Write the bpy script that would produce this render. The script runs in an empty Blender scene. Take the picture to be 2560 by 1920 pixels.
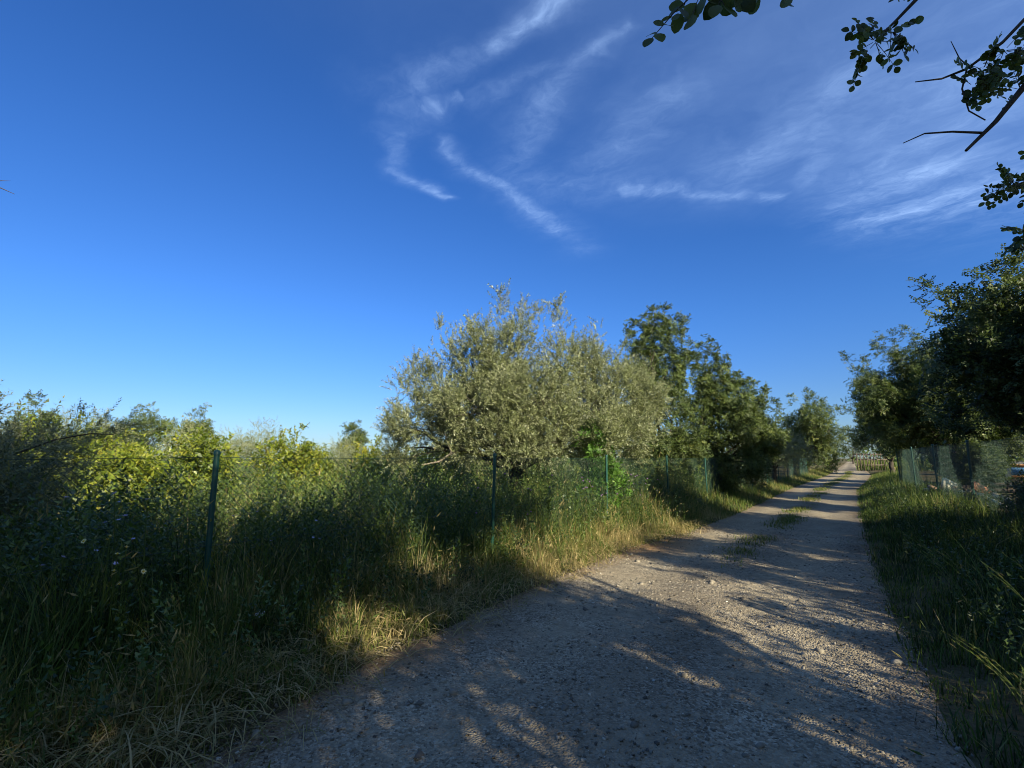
import bpy, math, random
import numpy as np
from mathutils import Vector, Matrix

R = math.radians
scn = bpy.context.scene
col = scn.collection

# ------------------------------------------------------------------ camera
EYE = 1.6
cam_d = bpy.data.cameras.new('camera')
cam = bpy.data.objects.new('camera', cam_d)
col.objects.link(cam)
cam_d.sensor_width = 36.0
cam_d.lens = 36.0 * 480.0 / 1024.0
cam_d.clip_start = 0.05
cam_d.clip_end = 3000.0
cam.location = (0, 0, EYE)
cam.rotation_euler = (R(90 + 8.77), 0, R(36.7))
scn.camera = cam

# ------------------------------------------------------------------ sun, sky, exposure
SUN_EL = 24.0
SUN_DIR = Vector((0.940, -0.341, 0)).normalized()          # horizontal direction towards the sun
to_sun = Vector((SUN_DIR.x * math.cos(R(SUN_EL)), SUN_DIR.y * math.cos(R(SUN_EL)), math.sin(R(SUN_EL))))
sd = bpy.data.lights.new('sun', 'SUN')
sd.energy = 5.0
sd.angle = R(0.53)
sd.color = (1.0, 0.90, 0.69)
sun = bpy.data.objects.new('sun', sd)
col.objects.link(sun)
sun.rotation_euler = to_sun.to_track_quat('Z', 'Y').to_euler()

world = bpy.data.worlds.new('World')
scn.world = world
world.use_nodes = True
wt = world.node_tree
wt.nodes.clear()


def build_sky(nt):
    N, L = nt.nodes, nt.links

    def new(t, **kw):
        n = N.new(t)
        for k, v in kw.items():
            setattr(n, k, v)
        return n

    def setin(sock, v):
        if isinstance(v, bpy.types.NodeSocket):
            L.new(v, sock)
        else:
            sock.default_value = v

    def m(op, a, b=0.0, clamp=False):
        n = new('ShaderNodeMath', operation=op, use_clamp=clamp)
        setin(n.inputs[0], a)
        setin(n.inputs[1], b)
        return n.outputs[0]

    def vm(op, a, b=None, out=0, scale=None):
        n = new('ShaderNodeVectorMath', operation=op)
        setin(n.inputs[0], a)
        if b is not None:
            setin(n.inputs[1], b)
        if scale is not None:
            setin(n.inputs['Scale'], scale)
        return n.outputs[out]

    def ss(x, a, b, lo=0.0, hi=1.0):
        n = new('ShaderNodeMapRange', interpolation_type='SMOOTHSTEP')
        setin(n.inputs[0], x)
        n.inputs[1].default_value, n.inputs[2].default_value = a, b
        n.inputs[3].default_value, n.inputs[4].default_value = lo, hi
        return n.outputs[0]

    def noise(vec, scale, detail, rough=0.55, dist=0.0):
        n = new('ShaderNodeTexNoise')
        L.new(vec, n.inputs['Vector'])
        n.inputs['Scale'].default_value = scale
        n.inputs['Detail'].default_value = detail
        n.inputs['Roughness'].default_value = rough
        n.inputs['Distortion'].default_value = dist
        return n

    sky = new('ShaderNodeTexSky', sky_type='NISHITA')
    sky.sun_disc = False
    sky.sun_elevation = R(SUN_EL)
    sky.sun_rotation = math.atan2(SUN_DIR.x, SUN_DIR.y)
    sky.altitude = 50
    sky.air_density = 1.0
    sky.dust_density = 0.3
    sky.ozone_density = 2.2
    hs = new('ShaderNodeHueSaturation')
    hs.inputs['Saturation'].default_value = 1.18
    hs.inputs['Value'].default_value = 1.0
    L.new(sky.outputs[0], hs.inputs['Color'])

    tc = new('ShaderNodeTexCoord')
    sp = new('ShaderNodeSeparateXYZ')
    L.new(tc.outputs['Generated'], sp.inputs[0])
    # deep clean blue away from the sun, paler towards it
    away = ss(vm('DOT_PRODUCT', tc.outputs['Generated'], tuple(to_sun), out=1), 0.90, 0.28)
    tn = new('ShaderNodeMix', data_type='RGBA', blend_type='MULTIPLY')
    L.new(away, tn.inputs[0])
    L.new(hs.outputs[0], tn.inputs[6])
    hz = new('ShaderNodeMix', data_type='RGBA')
    L.new(ss(sp.outputs[2], 0.02, 0.30), hz.inputs[0])
    hz.inputs[6].default_value = (0.60, 0.82, 1.30, 1)
    hz.inputs[7].default_value = (0.62, 1.0, 1.62, 1)
    L.new(hz.outputs[2], tn.inputs[7])
    z = m('MAXIMUM', sp.outputs[2], 0.04)
    cb = new('ShaderNodeCombineXYZ')
    L.new(m('DIVIDE', sp.outputs[0], z), cb.inputs[0])
    L.new(m('DIVIDE', sp.outputs[1], z), cb.inputs[1])
    uv = cb.outputs[0]                                       # a flat high layer of air above the place
    w1 = noise(uv, 3.2, 3.0)
    warp = vm('SCALE', vm('SUBTRACT', w1.outputs['Color'], (0.5, 0.5, 0.5)), scale=0.16)
    w2 = noise(uv, 13.0, 3.0)
    warp2 = vm('SCALE', vm('SUBTRACT', w2.outputs['Color'], (0.5, 0.5, 0.5)), scale=0.05)
    p = vm('ADD', vm('ADD', uv, warp), warp2)
    flat = new('ShaderNodeMapping')
    L.new(p, flat.inputs[0])
    flat.inputs['Scale'].default_value = (1, 1, 0)
    p = flat.outputs[0]

    def capsule(a, b, wa, wb, inten):
        """one wisp of cirrus: soft stroke from a to b in the cloud layer"""
        ba = (b[0] - a[0], b[1] - a[1], 0)
        l2 = ba[0] ** 2 + ba[1] ** 2
        pa = vm('SUBTRACT', p, (a[0], a[1], 0))
        h = m('MULTIPLY', vm('DOT_PRODUCT', pa, ba, out=1), 1.0 / l2, clamp=True)
        d = vm('LENGTH', vm('SUBTRACT', pa, vm('SCALE', ba, scale=h)), out=1)
        wd = m('ADD', m('MULTIPLY', h, wb - wa), wa)
        q = m('DIVIDE', d, wd)
        return m('MULTIPLY', m('ADD', m('MULTIPLY', m('POWER', ss(q, 1.25, 0.0), 1.5), 0.55), m('MULTIPLY', m('POWER', ss(q, 3.0, 0.0), 2.0), 0.42)), inten)

    strokes = [
        ((-0.44, 0.80), (-0.676, 0.818), 0.045, 0.030, 0.42),
        ((-0.676, 0.818), (-0.868, 0.796), 0.030, 0.075, 0.26),
        ((-0.37, 0.95), (-0.463, 0.977), 0.020, 0.028, 0.30),
        ((-0.463, 0.977), (-0.72, 1.09), 0.032, 0.075, 0.24),
        ((-0.827, 0.89), (-0.954, 0.851), 0.018, 0.030, 0.34),
        ((-1.112, 0.872), (-1.248, 1.015), 0.035, 0.035, 0.24),
        ((-1.248, 1.015), (-1.232, 1.256), 0.035, 0.018, 0.36),
        ((-1.02, 0.97), (-1.061, 1.137), 0.030, 0.040, 0.36),
        ((-1.061, 1.137), (-1.02, 1.294), 0.035, 0.050, 0.52),
        ((-1.02, 1.294), (-1.03, 1.72), 0.050, 0.085, 0.30),
        ((-0.66, 1.60), (-0.40, 1.82), 0.055, 0.055, 0.34),
        ((-0.40, 1.82), (-0.208, 2.01), 0.045, 0.035, 0.32),
        ((-0.868, 0.796), (-1.00, 0.80), 0.075, 0.10, 0.16),
        ((-0.954, 0.851), (-1.13, 0.87), 0.06, 0.06, 0.14),
        ((-0.72, 1.09), (-0.95, 1.25), 0.075, 0.09, 0.16),
        ((-1.03, 1.72), (-1.03, 1.95), 0.08, 0.10, 0.12),
        ((-0.55, 0.98), (-0.80, 0.93), 0.03, 0.05, 0.14),
        ((-0.95, 1.35), (-0.60, 1.62), 0.12, 0.10, 0.16),
        ((-0.35, 1.25), (-0.75, 1.45), 0.10, 0.14, 0.14),
        ((0.05, 1.45), (-0.30, 1.75), 0.12, 0.18, 0.18),
        ((0.45, 1.75), (0.05, 2.05), 0.16, 0.16, 0.22),
        ((0.60, 1.50), (0.15, 1.65), 0.25, 0.22, 0.20),
        ((-0.05, 1.60), (-0.10, 1.95), 0.10, 0.06, 0.18),
        ((0.03, 2.26), (0.25, 2.12), 0.12, 0.18, 0.42),
        ((0.16, 2.46), (0.75, 2.45), 0.18, 0.36, 0.52),
        ((0.75, 2.45), (1.9, 2.2), 0.42, 0.7, 0.42),
    ]
    acc = None
    for s in strokes:
        c = capsule(*s)
        acc = c if acc is None else m('MAXIMUM', acc, c)
    fm = new('ShaderNodeMapping')
    L.new(p, fm.inputs[0])
    fm.inputs['Rotation'].default_value = (0, 0, R(28))
    fm.inputs['Scale'].default_value = (2.0, 3.0, 1)
    fib = noise(fm.outputs[0], 2.2, 6.0, 0.62, 0.4)
    fine = noise(fm.outputs[0], 9.0, 5.0, 0.65, 0.6)
    fibre = m('MULTIPLY', ss(fib.outputs[0], 0.25, 0.75, 0.20, 1.2), ss(fine.outputs[0], 0.25, 0.75, 0.6, 1.3))
    acc = m('MULTIPLY', acc, fibre)
    acc = m('MULTIPLY', acc, 0.9)
    # thin veil of high cloud over the one half of the sky, open towards the other
    sp2 = new('ShaderNodeSeparateXYZ')
    L.new(p, sp2.inputs[0])
    side = ss(m('ADD', sp2.outputs[0], m('MULTIPLY', sp2.outputs[1], 0.0)), -1.20, 0.55)
    nearb = m('SUBTRACT', m('ADD', m('MULTIPLY', sp2.outputs[1], 1.0), m('MULTIPLY', sp2.outputs[0], -0.42)), 0.0)
    low = ss(nearb, 2.45, 1.75)
    blot = noise(p, 1.6, 5.0, 0.6, 0.3)
    veil = m('MULTIPLY', m('MULTIPLY', side, low), m('MULTIPLY', ss(blot.outputs[0], 0.22, 0.75, 0.45, 1.0), ss(fib.outputs[0], 0.25, 0.8, 0.80, 1.08)))
    total = m('ADD', acc, m('MULTIPLY', veil, 0.28))
    total = m('MULTIPLY', total, ss(sp.outputs[2], 0.12, 0.34))
    total = m('MINIMUM', total, 0.8)
    mx = new('ShaderNodeMix', data_type='RGBA')
    L.new(total, mx.inputs[0])
    L.new(tn.outputs[2], mx.inputs[6])
    mx.inputs[7].default_value = (4.9, 7.4, 12.2, 1)
    bg = new('ShaderNodeBackground')
    L.new(mx.outputs[2], bg.inputs[0])
    bg.inputs[1].default_value = 0.05
    out = new('ShaderNodeOutputWorld')
    L.new(bg.outputs[0], out.inputs[0])


build_sky(wt)

scn.view_settings.view_transform = 'Standard'
scn.view_settings.look = 'None'
scn.view_settings.exposure = 1.08
scn.view_settings.gamma = 1.0
scn.view_settings.use_curve_mapping = False
scn.render.engine = 'CYCLES'
scn.cycles.max_bounces = 6
scn.cycles.diffuse_bounces = 3
scn.cycles.glossy_bounces = 2
scn.cycles.transmission_bounces = 3
scn.cycles.use_denoising = True
scn.cycles.filter_width = 1.0


# ------------------------------------------------------------------ helpers
def setp(o, label=None, cat=None, group=None, kind=None):
    for k, v in (('label', label), ('category', cat), ('group', group), ('kind', kind)):
        if v:
            o[k] = v
    return o


def link(name, me, parent=None, loc=(0, 0, 0)):
    o = bpy.data.objects.new(name, me)
    col.objects.link(o)
    o.location = loc
    if parent is not None:
        o.parent = parent
    return o


def empty(name, loc, label=None, cat=None, group=None, rz=0.0):
    o = bpy.data.objects.new(name, None)
    o.empty_display_size = 0.2
    col.objects.link(o)
    o.location = loc
    o.rotation_euler = (0, 0, rz)
    return setp(o, label, cat, group)


def make_mesh(name, V, F, mat=None, tint=None, smooth=False):
    V = np.asarray(V, np.float32)
    F = np.asarray(F, np.int32)
    me = bpy.data.meshes.new(name)
    me.vertices.add(len(V))
    me.vertices.foreach_set('co', V.ravel())
    k = F.shape[1]
    me.loops.add(F.size)
    me.loops.foreach_set('vertex_index', F.ravel())
    me.polygons.add(len(F))
    me.polygons.foreach_set('loop_start', np.arange(0, F.size, k, dtype=np.int32))
    if smooth:
        me.polygons.foreach_set('use_smooth', np.ones(len(F), bool))
    if tint is not None:
        a = me.attributes.new('tint', 'FLOAT', 'POINT')
        a.data.foreach_set('value', np.asarray(tint, np.float32))
    me.update(calc_edges=True)
    if mat:
        me.materials.append(mat)
    return me


class Acc:
    def __init__(s):
        s.V, s.F, s.T, s.n = [], [], [], 0

    def add(s, V, F, T=None):
        V = np.asarray(V, np.float32).reshape(-1, 3)
        s.V.append(V)
        s.F.append(np.asarray(F, np.int64) + s.n)
        s.T.append(np.full(len(V), 0.5, np.float32) if T is None else np.broadcast_to(np.asarray(T, np.float32), (len(V),)))
        s.n += len(V)

    def mesh(s, name, mat=None, smooth=False, off=(0, 0, 0)):
        V = np.concatenate(s.V) - np.asarray(off, np.float32)
        return make_mesh(name, V, np.concatenate(s.F), mat, np.concatenate(s.T), smooth)

    def tris(s):
        return sum(len(f) * (f.shape[1] - 2) for f in s.F)


def unit(v):
    v = np.asarray(v, float)
    return v / np.maximum(np.linalg.norm(v, axis=-1, keepdims=True), 1e-9)


def rdirs(rng, n):
    return unit(rng.normal(size=(n, 3)))


def frames(rng, d):
    """rotation matrices whose third column is d and whose roll is random"""
    a = rdirs(rng, len(d))
    x = unit(np.cross(a, d))
    y = np.cross(d, x)
    return np.stack([x, y, d], axis=2)


def spread(tmpl, rng, P, D, S, acc, tint, tvar=0.12):
    """copies of templates (list of (V, F, T)) at P, pointing along D, sized S, into acc as real geometry"""
    n = len(P)
    M = frames(rng, D) * S[:, None, None]
    which = rng.integers(0, len(tmpl), n)
    for k, (V, F, T) in enumerate(tmpl):
        idx = np.nonzero(which == k)[0]
        if not len(idx):
            continue
        W = np.einsum('nij,vj->nvi', M[idx], V) + P[idx][:, None, :]
        FF = F[None] + (np.arange(len(idx)) * len(V))[:, None, None]
        TT = np.clip(tint[idx][:, None] + (T - 0.5)[None] + rng.normal(0, tvar, (len(idx), 1)), 0, 1)
        acc.add(W.reshape(-1, 3), FF.reshape(-1, F.shape[1]), TT.ravel())


def wob(p, s=1.0, seed=0.0):
    """cheap smooth noise in about -1..1 at points p (n,2 or n,3)"""
    p = np.asarray(p, float) * s
    x, y = p[..., 0], p[..., 1]
    z = p[..., 2] if p.shape[-1] > 2 else 0 * x
    return (np.sin(1.7 * x + 2.3 * y + 1.1 * z + seed) + np.sin(-2.9 * x + 1.3 * y - 2.1 * z + 2.1 * seed + 1.3)
            + np.sin(3.7 * x + 4.1 * y + 2.7 * z + 0.7 * seed) * 0.7 + np.sin(-5.3 * x + 6.1 * y - 4.3 * z + seed) * 0.5) / 3.2


# ------------------------------------------------------------------ materials
def mat_new(name):
    m = bpy.data.materials.new(name)
    m.use_nodes = True
    nt = m.node_tree
    nt.nodes.clear()
    return m, nt


def ramp(nt, fac, stops):
    r = nt.nodes.new('ShaderNodeValToRGB')
    els = r.color_ramp.elements
    while len(els) < len(stops):
        els.new(0.5)
    for e, (p, c) in zip(els, stops):
        e.position = p
        e.color = (*c, 1)
    nt.links.new(fac, r.inputs[0])
    return r.outputs[0]


def leaf_mat(name, stops, back=None, transl=0.3, rough=0.5, spec=0.35, tcol=(1.25, 1.35, 0.5)):
    m, nt = mat_new(name)
    N, L = nt.nodes, nt.links
    at = N.new('ShaderNodeAttribute')
    at.attribute_name = 'tint'
    c = ramp(nt, at.outputs['Fac'], stops)
    if back is not None:
        g = N.new('ShaderNodeNewGeometry')
        mx = N.new('ShaderNodeMix')
        mx.data_type = 'RGBA'
        L.new(g.outputs['Backfacing'], mx.inputs[0])
        L.new(c, mx.inputs[6])
        mx.inputs[7].default_value = (*back, 1)
        c = mx.outputs[2]
    b = N.new('ShaderNodeBsdfPrincipled')
    L.new(c, b.inputs['Base Color'])
    b.inputs['Roughness'].default_value = rough
    b.inputs['Specular IOR Level'].default_value = spec
    t = N.new('ShaderNodeBsdfTranslucent')
    mu = N.new('ShaderNodeMix')
    mu.data_type = 'RGBA'
    mu.blend_type = 'MULTIPLY'
    mu.inputs[0].default_value = 1.0
    L.new(c, mu.inputs[6])
    mu.inputs[7].default_value = (*tcol, 1)
    L.new(mu.outputs[2], t.inputs[0])
    ms = N.new('ShaderNodeMixShader')
    ms.inputs[0].default_value = transl
    L.new(b.outputs[0], ms.inputs[1])
    L.new(t.outputs[0], ms.inputs[2])
    o = N.new('ShaderNodeOutputMaterial')
    L.new(ms.outputs[0], o.inputs[0])
    return m


def solid_mat(name, c1, c2, scale=8.0, rough=0.8, bump=0.0, spec=0.3, detail=6.0, stretch=(1, 1, 1), metal=0.0):
    m, nt = mat_new(name)
    N, L = nt.nodes, nt.links
    tc = N.new('ShaderNodeTexCoord')
    mp = N.new('ShaderNodeMapping')
    L.new(tc.outputs['Object'], mp.inputs[0])
    mp.inputs['Scale'].default_value = stretch
    n = N.new('ShaderNodeTexNoise')
    L.new(mp.outputs[0], n.inputs['Vector'])
    n.inputs['Scale'].default_value = scale
    n.inputs['Detail'].default_value = detail
    n.inputs['Roughness'].default_value = 0.62
    c = ramp(nt, n.outputs[0], [(0.3, c1), (0.7, c2)])
    b = N.new('ShaderNodeBsdfPrincipled')
    L.new(c, b.inputs['Base Color'])
    b.inputs['Roughness'].default_value = rough
    b.inputs['Specular IOR Level'].default_value = spec
    b.inputs['Metallic'].default_value = metal
    if bump:
        bp = N.new('ShaderNodeBump')
        bp.inputs['Strength'].default_value = bump
        bp.inputs['Distance'].default_value = 0.02
        L.new(n.outputs[0], bp.inputs['Height'])
        L.new(bp.outputs[0], b.inputs['Normal'])
    o = N.new('ShaderNodeOutputMaterial')
    L.new(b.outputs[0], o.inputs[0])
    return m


M = {}
M['bark'] = solid_mat('bark', (0.035, 0.030, 0.025), (0.10, 0.085, 0.068), 9, 0.9, 0.8, 0.1, stretch=(1, 1, 0.35))
M['pale_bark'] = solid_mat('pale_bark', (0.14, 0.12, 0.085), (0.29, 0.25, 0.18), 9, 0.9, 0.8, 0.1, stretch=(1, 1, 0.35))
M['olive'] = leaf_mat('olive_leaf', [(0.0, (0.060, 0.076, 0.030)), (0.5, (0.125, 0.148, 0.056)), (1.0, (0.230, 0.250, 0.105))], back=(0.27, 0.29, 0.165), transl=0.16, rough=0.42, spec=0.45, tcol=(1.2, 1.25, 0.6))
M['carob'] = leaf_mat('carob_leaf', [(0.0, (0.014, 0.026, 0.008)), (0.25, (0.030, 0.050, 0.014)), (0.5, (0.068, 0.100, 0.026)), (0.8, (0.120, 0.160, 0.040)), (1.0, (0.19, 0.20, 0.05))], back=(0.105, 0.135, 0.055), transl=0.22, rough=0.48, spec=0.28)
M['citrus'] = leaf_mat('citrus_leaf', [(0.0, (0.055, 0.085, 0.012)), (0.35, (0.135, 0.180, 0.018)), (0.72, (0.25, 0.275, 0.035)), (1.0, (0.37, 0.345, 0.05))], transl=0.30, rough=0.4, spec=0.4, tcol=(1.3, 1.3, 0.4))
M['weed'] = leaf_mat('weed_leaf', [(0.0, (0.022, 0.040, 0.012)), (0.40, (0.060, 0.100, 0.024)), (0.75, (0.125, 0.185, 0.038)), (1.0, (0.24, 0.26, 0.08))], transl=0.32, rough=0.42, spec=0.4)
M['fresh'] = leaf_mat('fresh_leaf', [(0.0, (0.05, 0.11, 0.02)), (0.5, (0.09, 0.19, 0.03)), (1.0, (0.16, 0.27, 0.05))], transl=0.36, rough=0.5, spec=0.3)
M['grass'] = leaf_mat('grass_blade', [(0.0, (0.018, 0.036, 0.010)), (0.22, (0.055, 0.095, 0.020)), (0.45, (0.105, 0.160, 0.030)), (0.62, (0.180, 0.190, 0.050)), (0.8, (0.300, 0.240, 0.100)), (1.0, (0.48, 0.38, 0.19))], transl=0.32, rough=0.55, spec=0.25, tcol=(1.2, 1.25, 0.6))
M['thistle_bloom'] = leaf_mat('thistle_bloom', [(0.0, (0.28, 0.12, 0.36)), (1.0, (0.50, 0.30, 0.58))], transl=0.3, rough=0.7, spec=0.1, tcol=(1, 1, 1))
M['pale_petal'] = leaf_mat('pale_petal', [(0.0, (0.42, 0.42, 0.70)), (1.0, (0.60, 0.60, 0.82))], transl=0.3, rough=0.7, spec=0.1, tcol=(1, 1, 1))
M['cream_petal'] = leaf_mat('cream_petal', [(0.0, (0.72, 0.68, 0.30)), (1.0, (0.85, 0.83, 0.55))], transl=0.3, rough=0.7, spec=0.1, tcol=(1, 1, 1))
M['yellow_disc'] = solid_mat('yellow_disc', (0.62, 0.42, 0.03), (0.75, 0.55, 0.06), 40, 0.8)
M['green_paint'] = solid_mat('green_paint', (0.008, 0.050, 0.040), (0.014, 0.075, 0.058), 14, 0.42, 0.1, 0.4)
M['green_wire'] = solid_mat('green_wire', (0.014, 0.042, 0.028), (0.028, 0.066, 0.046), 10, 0.40, 0.0, 0.45)
M['stone'] = solid_mat('stone', (0.20, 0.18, 0.16), (0.40, 0.36, 0.31), 25, 0.9, 0.3, 0.2)
M['dark_wood'] = solid_mat('dark_wood', (0.05, 0.04, 0.034), (0.14, 0.115, 0.09), 6, 0.85, 0.4, 0.2, stretch=(0.2, 3, 3))
M['pale_wood'] = solid_mat('pale_wood', (0.34, 0.26, 0.16), (0.52, 0.42, 0.28), 6, 0.8, 0.4, 0.2, stretch=(0.2, 3, 3))
M['terracotta'] = solid_mat('terracotta', (0.34, 0.13, 0.07), (0.52, 0.25, 0.15), 14, 0.9, 0.4, 0.2)
M['pink_brick'] = solid_mat('pink_brick', (0.50, 0.30, 0.20), (0.62, 0.42, 0.30), 14, 0.9, 0.4, 0.2)
M['cream_slab'] = solid_mat('cream_slab', (0.66, 0.62, 0.46), (0.80, 0.77, 0.62), 10, 0.8, 0.2, 0.2)
M['white_paint'] = solid_mat('white_paint', (0.66, 0.66, 0.64), (0.80, 0.80, 0.78), 6, 0.6, 0.05, 0.3)
M['orange_paint'] = solid_mat('orange_paint', (0.62, 0.27, 0.08), (0.72, 0.36, 0.12), 6, 0.6, 0.05, 0.3)
M['blue_paint'] = solid_mat('blue_paint', (0.14, 0.36, 0.70), (0.20, 0.45, 0.80), 6, 0.6, 0.05, 0.3)
M['litter_white'] = solid_mat('litter_white', (0.7, 0.7, 0.72), (0.85, 0.85, 0.86), 30, 0.5, 0.1, 0.3)
M['seam'] = solid_mat('seam', (0.10, 0.09, 0.07), (0.18, 0.16, 0.12), 20, 0.9)


def ground_mat():
    m, nt = mat_new('dry_earth')
    N, L = nt.nodes, nt.links
    tc = N.new('ShaderNodeTexCoord')

    def noise(scale, detail, rough=0.6):
        n = N.new('ShaderNodeTexNoise')
        L.new(tc.outputs['Object'], n.inputs['Vector'])
        n.inputs['Scale'].default_value = scale
        n.inputs['Detail'].default_value = detail
        n.inputs['Roughness'].default_value = rough
        return n.outputs[0]
    big = noise(0.35, 5)
    fine = noise(26, 6, 0.7)
    cA = ramp(nt, big, [(0.35, (0.10, 0.11, 0.045)), (0.55, (0.17, 0.14, 0.07)), (0.72, (0.26, 0.19, 0.10))])
    cB = ramp(nt, fine, [(0.3, (0.35, 0.35, 0.35)), (0.7, (1.0, 1.0, 1.0))])
    mx = N.new('ShaderNodeMix')
    mx.data_type = 'RGBA'
    mx.blend_type = 'MULTIPLY'
    mx.inputs[0].default_value = 1.0
    L.new(cA, mx.inputs[6])
    L.new(cB, mx.inputs[7])
    b = N.new('ShaderNodeBsdfPrincipled')
    L.new(mx.outputs[2], b.inputs['Base Color'])
    b.inputs['Roughness'].default_value = 0.95
    b.inputs['Specular IOR Level'].default_value = 0.1
    bp = N.new('ShaderNodeBump')
    bp.inputs['Strength'].default_value = 0.8
    bp.inputs['Distance'].default_value = 0.03
    L.new(fine, bp.inputs['Height'])
    L.new(bp.outputs[0], b.inputs['Normal'])
    o = N.new('ShaderNodeOutputMaterial')
    L.new(b.outputs[0], o.inputs[0])
    return m


def track_mat():
    m, nt = mat_new('gravel_track')
    N, L = nt.nodes, nt.links
    tc = N.new('ShaderNodeTexCoord')

    def noise(scale, detail, rough=0.6):
        n = N.new('ShaderNodeTexNoise')
        L.new(tc.outputs['Object'], n.inputs['Vector'])
        n.inputs['Scale'].default_value = scale
        n.inputs['Detail'].default_value = detail
        n.inputs['Roughness'].default_value = rough
        return n.outputs[0]

    def mixc(fac, a, b, mode='MIX'):
        x = N.new('ShaderNodeMix')
        x.data_type = 'RGBA'
        x.blend_type = mode
        if isinstance(fac, float):
            x.inputs[0].default_value = fac
        else:
            L.new(fac, x.inputs[0])
        L.new(a, x.inputs[6])
        L.new(b, x.inputs[7])
        return x.outputs[2]
    vo = N.new('ShaderNodeTexVoronoi')
    L.new(tc.outputs['Object'], vo.inputs['Vector'])
    vo.inputs['Scale'].default_value = 62
    sepc = N.new('ShaderNodeSeparateColor')
    L.new(vo.outputs['Color'], sepc.inputs[0])
    grit = ramp(nt, sepc.outputs[0], [(0.0, (0.13, 0.112, 0.082)), (0.45, (0.285, 0.25, 0.185)), (0.8, (0.39, 0.345, 0.26)), (1.0, (0.52, 0.47, 0.37))])
    vo2 = N.new('ShaderNodeTexVoronoi')
    L.new(tc.outputs['Object'], vo2.inputs['Vector'])
    vo2.inputs['Scale'].default_value = 24
    dust = ramp(nt, noise(9, 8, 0.7), [(0.3, (0.22, 0.188, 0.132)), (0.7, (0.42, 0.365, 0.265))])
    c = mixc(ramp(nt, noise(1.3, 6, 0.65), [(0.40, (0, 0, 0)), (0.62, (1, 1, 1))]), grit, dust)
    # bare orange earth where the gravel has worn off along the verge
    earth = ramp(nt, noise(14, 6), [(0.3, (0.30, 0.17, 0.085)), (0.7, (0.46, 0.29, 0.15))])
    at = N.new('ShaderNodeAttribute')
    at.attribute_name = 'tint'
    c = mixc(at.outputs['Fac'], c, earth)
    ru = N.new('ShaderNodeAttribute')
    ru.attribute_name = 'wear'
    c = mixc(1.0, c, ramp(nt, ru.outputs['Fac'], [(0.0, (0.66, 0.63, 0.60)), (0.5, (0.92, 0.91, 0.90)), (1.0, (1.12, 1.11, 1.08))]), 'MULTIPLY')
    c = mixc(1.0, c, ramp(nt, noise(0.8, 7, 0.7), [(0.30, (0.72, 0.70, 0.68)), (0.70, (1.12, 1.10, 1.06))]), 'MULTIPLY')
    b = N.new('ShaderNodeBsdfPrincipled')
    L.new(c, b.inputs['Base Color'])
    b.inputs['Roughness'].default_value = 0.92
    b.inputs['Specular IOR Level'].default_value = 0.15
    ad = N.new('ShaderNodeMath')
    ad.operation = 'ADD'
    L.new(vo.outputs['Distance'], ad.inputs[0])
    L.new(vo2.outputs['Distance'], ad.inputs[1])
    bp = N.new('ShaderNodeBump')
    bp.inputs['Strength'].default_value = 0.9
    bp.inputs['Distance'].default_value = 0.012
    bp.invert = True
    L.new(ad.outputs[0], bp.inputs['Height'])
    L.new(bp.outputs[0], b.inputs['Normal'])
    o = N.new('ShaderNodeOutputMaterial')
    L.new(b.outputs[0], o.inputs[0])
    return m


M['ground'] = ground_mat()
M['track'] = track_mat()


def pebble_mat():
    m, nt = mat_new('pebble')
    N, L = nt.nodes, nt.links
    at = N.new('ShaderNodeAttribute')
    at.attribute_name = 'tint'
    c = ramp(nt, at.outputs['Fac'], [(0.0, (0.09, 0.08, 0.065)), (0.35, (0.21, 0.185, 0.14)), (0.7, (0.33, 0.295, 0.225)), (0.92, (0.43, 0.39, 0.31)), (1.0, (0.56, 0.52, 0.43))])
    b = N.new('ShaderNodeBsdfPrincipled')
    L.new(c, b.inputs['Base Color'])
    b.inputs['Roughness'].default_value = 0.85
    b.inputs['Specular IOR Level'].default_value = 0.25
    o = N.new('ShaderNodeOutputMaterial')
    L.new(b.outputs[0], o.inputs[0])
    return m


M['pebble'] = pebble_mat()

# ------------------------------------------------------------------ the ground and the track
EL = np.array([(-20, -2.9), (1.2, -2.95), (2.5, -3.25), (4.2, -3.45), (8.5, -3.6), (11, -3.3), (19, -3.35), (30, -3.65), (52, -3.6), (95, -4.7), (138, -5.9), (400, -14)])
ER = np.array([(-20, 0.7), (1.2, 0.40), (3.7, 0.20), (6.2, 0.0), (8.4, -0.16), (13.3, -0.36), (19, -0.55), (30, -0.85), (42, -0.55), (55, -0.35), (95, -1.5), (140, -2.8), (400, -10)])


def edge_l(y):
    return np.interp(y, EL[:, 0], EL[:, 1])


def edge_r(y):
    return np.interp(y, ER[:, 0], ER[:, 1])


def track_h(x, y):
    l, r = edge_l(y), edge_r(y)
    u = (x - l) / (r - l)
    h = 0.02 * np.cos((u - 0.5) * math.pi) ** 2 - 0.022 * np.maximum(np.exp(-((u - 0.27) / 0.12) ** 2), np.exp(-((u - 0.74) / 0.12) ** 2)) + 0.012
    q = np.stack([x, y], -1)
    return h + 0.012 * wob(q, 0.9, 1.0) + 0.006 * wob(q, 3.1, 4.0)


def gh(x, y):
    x = np.asarray(x, float)
    y = np.asarray(y, float)
    l, r = edge_l(y), edge_r(y)
    d = np.maximum(l - x, x - r)                      # distance outside the track
    out = np.clip(d / 0.5, 0, 1)
    q = np.stack([x, y], -1)
    bank = 0.05 * out + 0.05 * np.clip((d - 0.3) / 2.0, 0, 1)
    field = 0.06 * wob(q, 0.35, 3.0) * np.clip((d - 1) / 3, 0, 1)
    under = -0.10 * np.clip(-d / 0.12, 0, 1) * (d < 0)
    return bank + field + under + 0.012 * wob(q, 2.3, 2.0) * out


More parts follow.
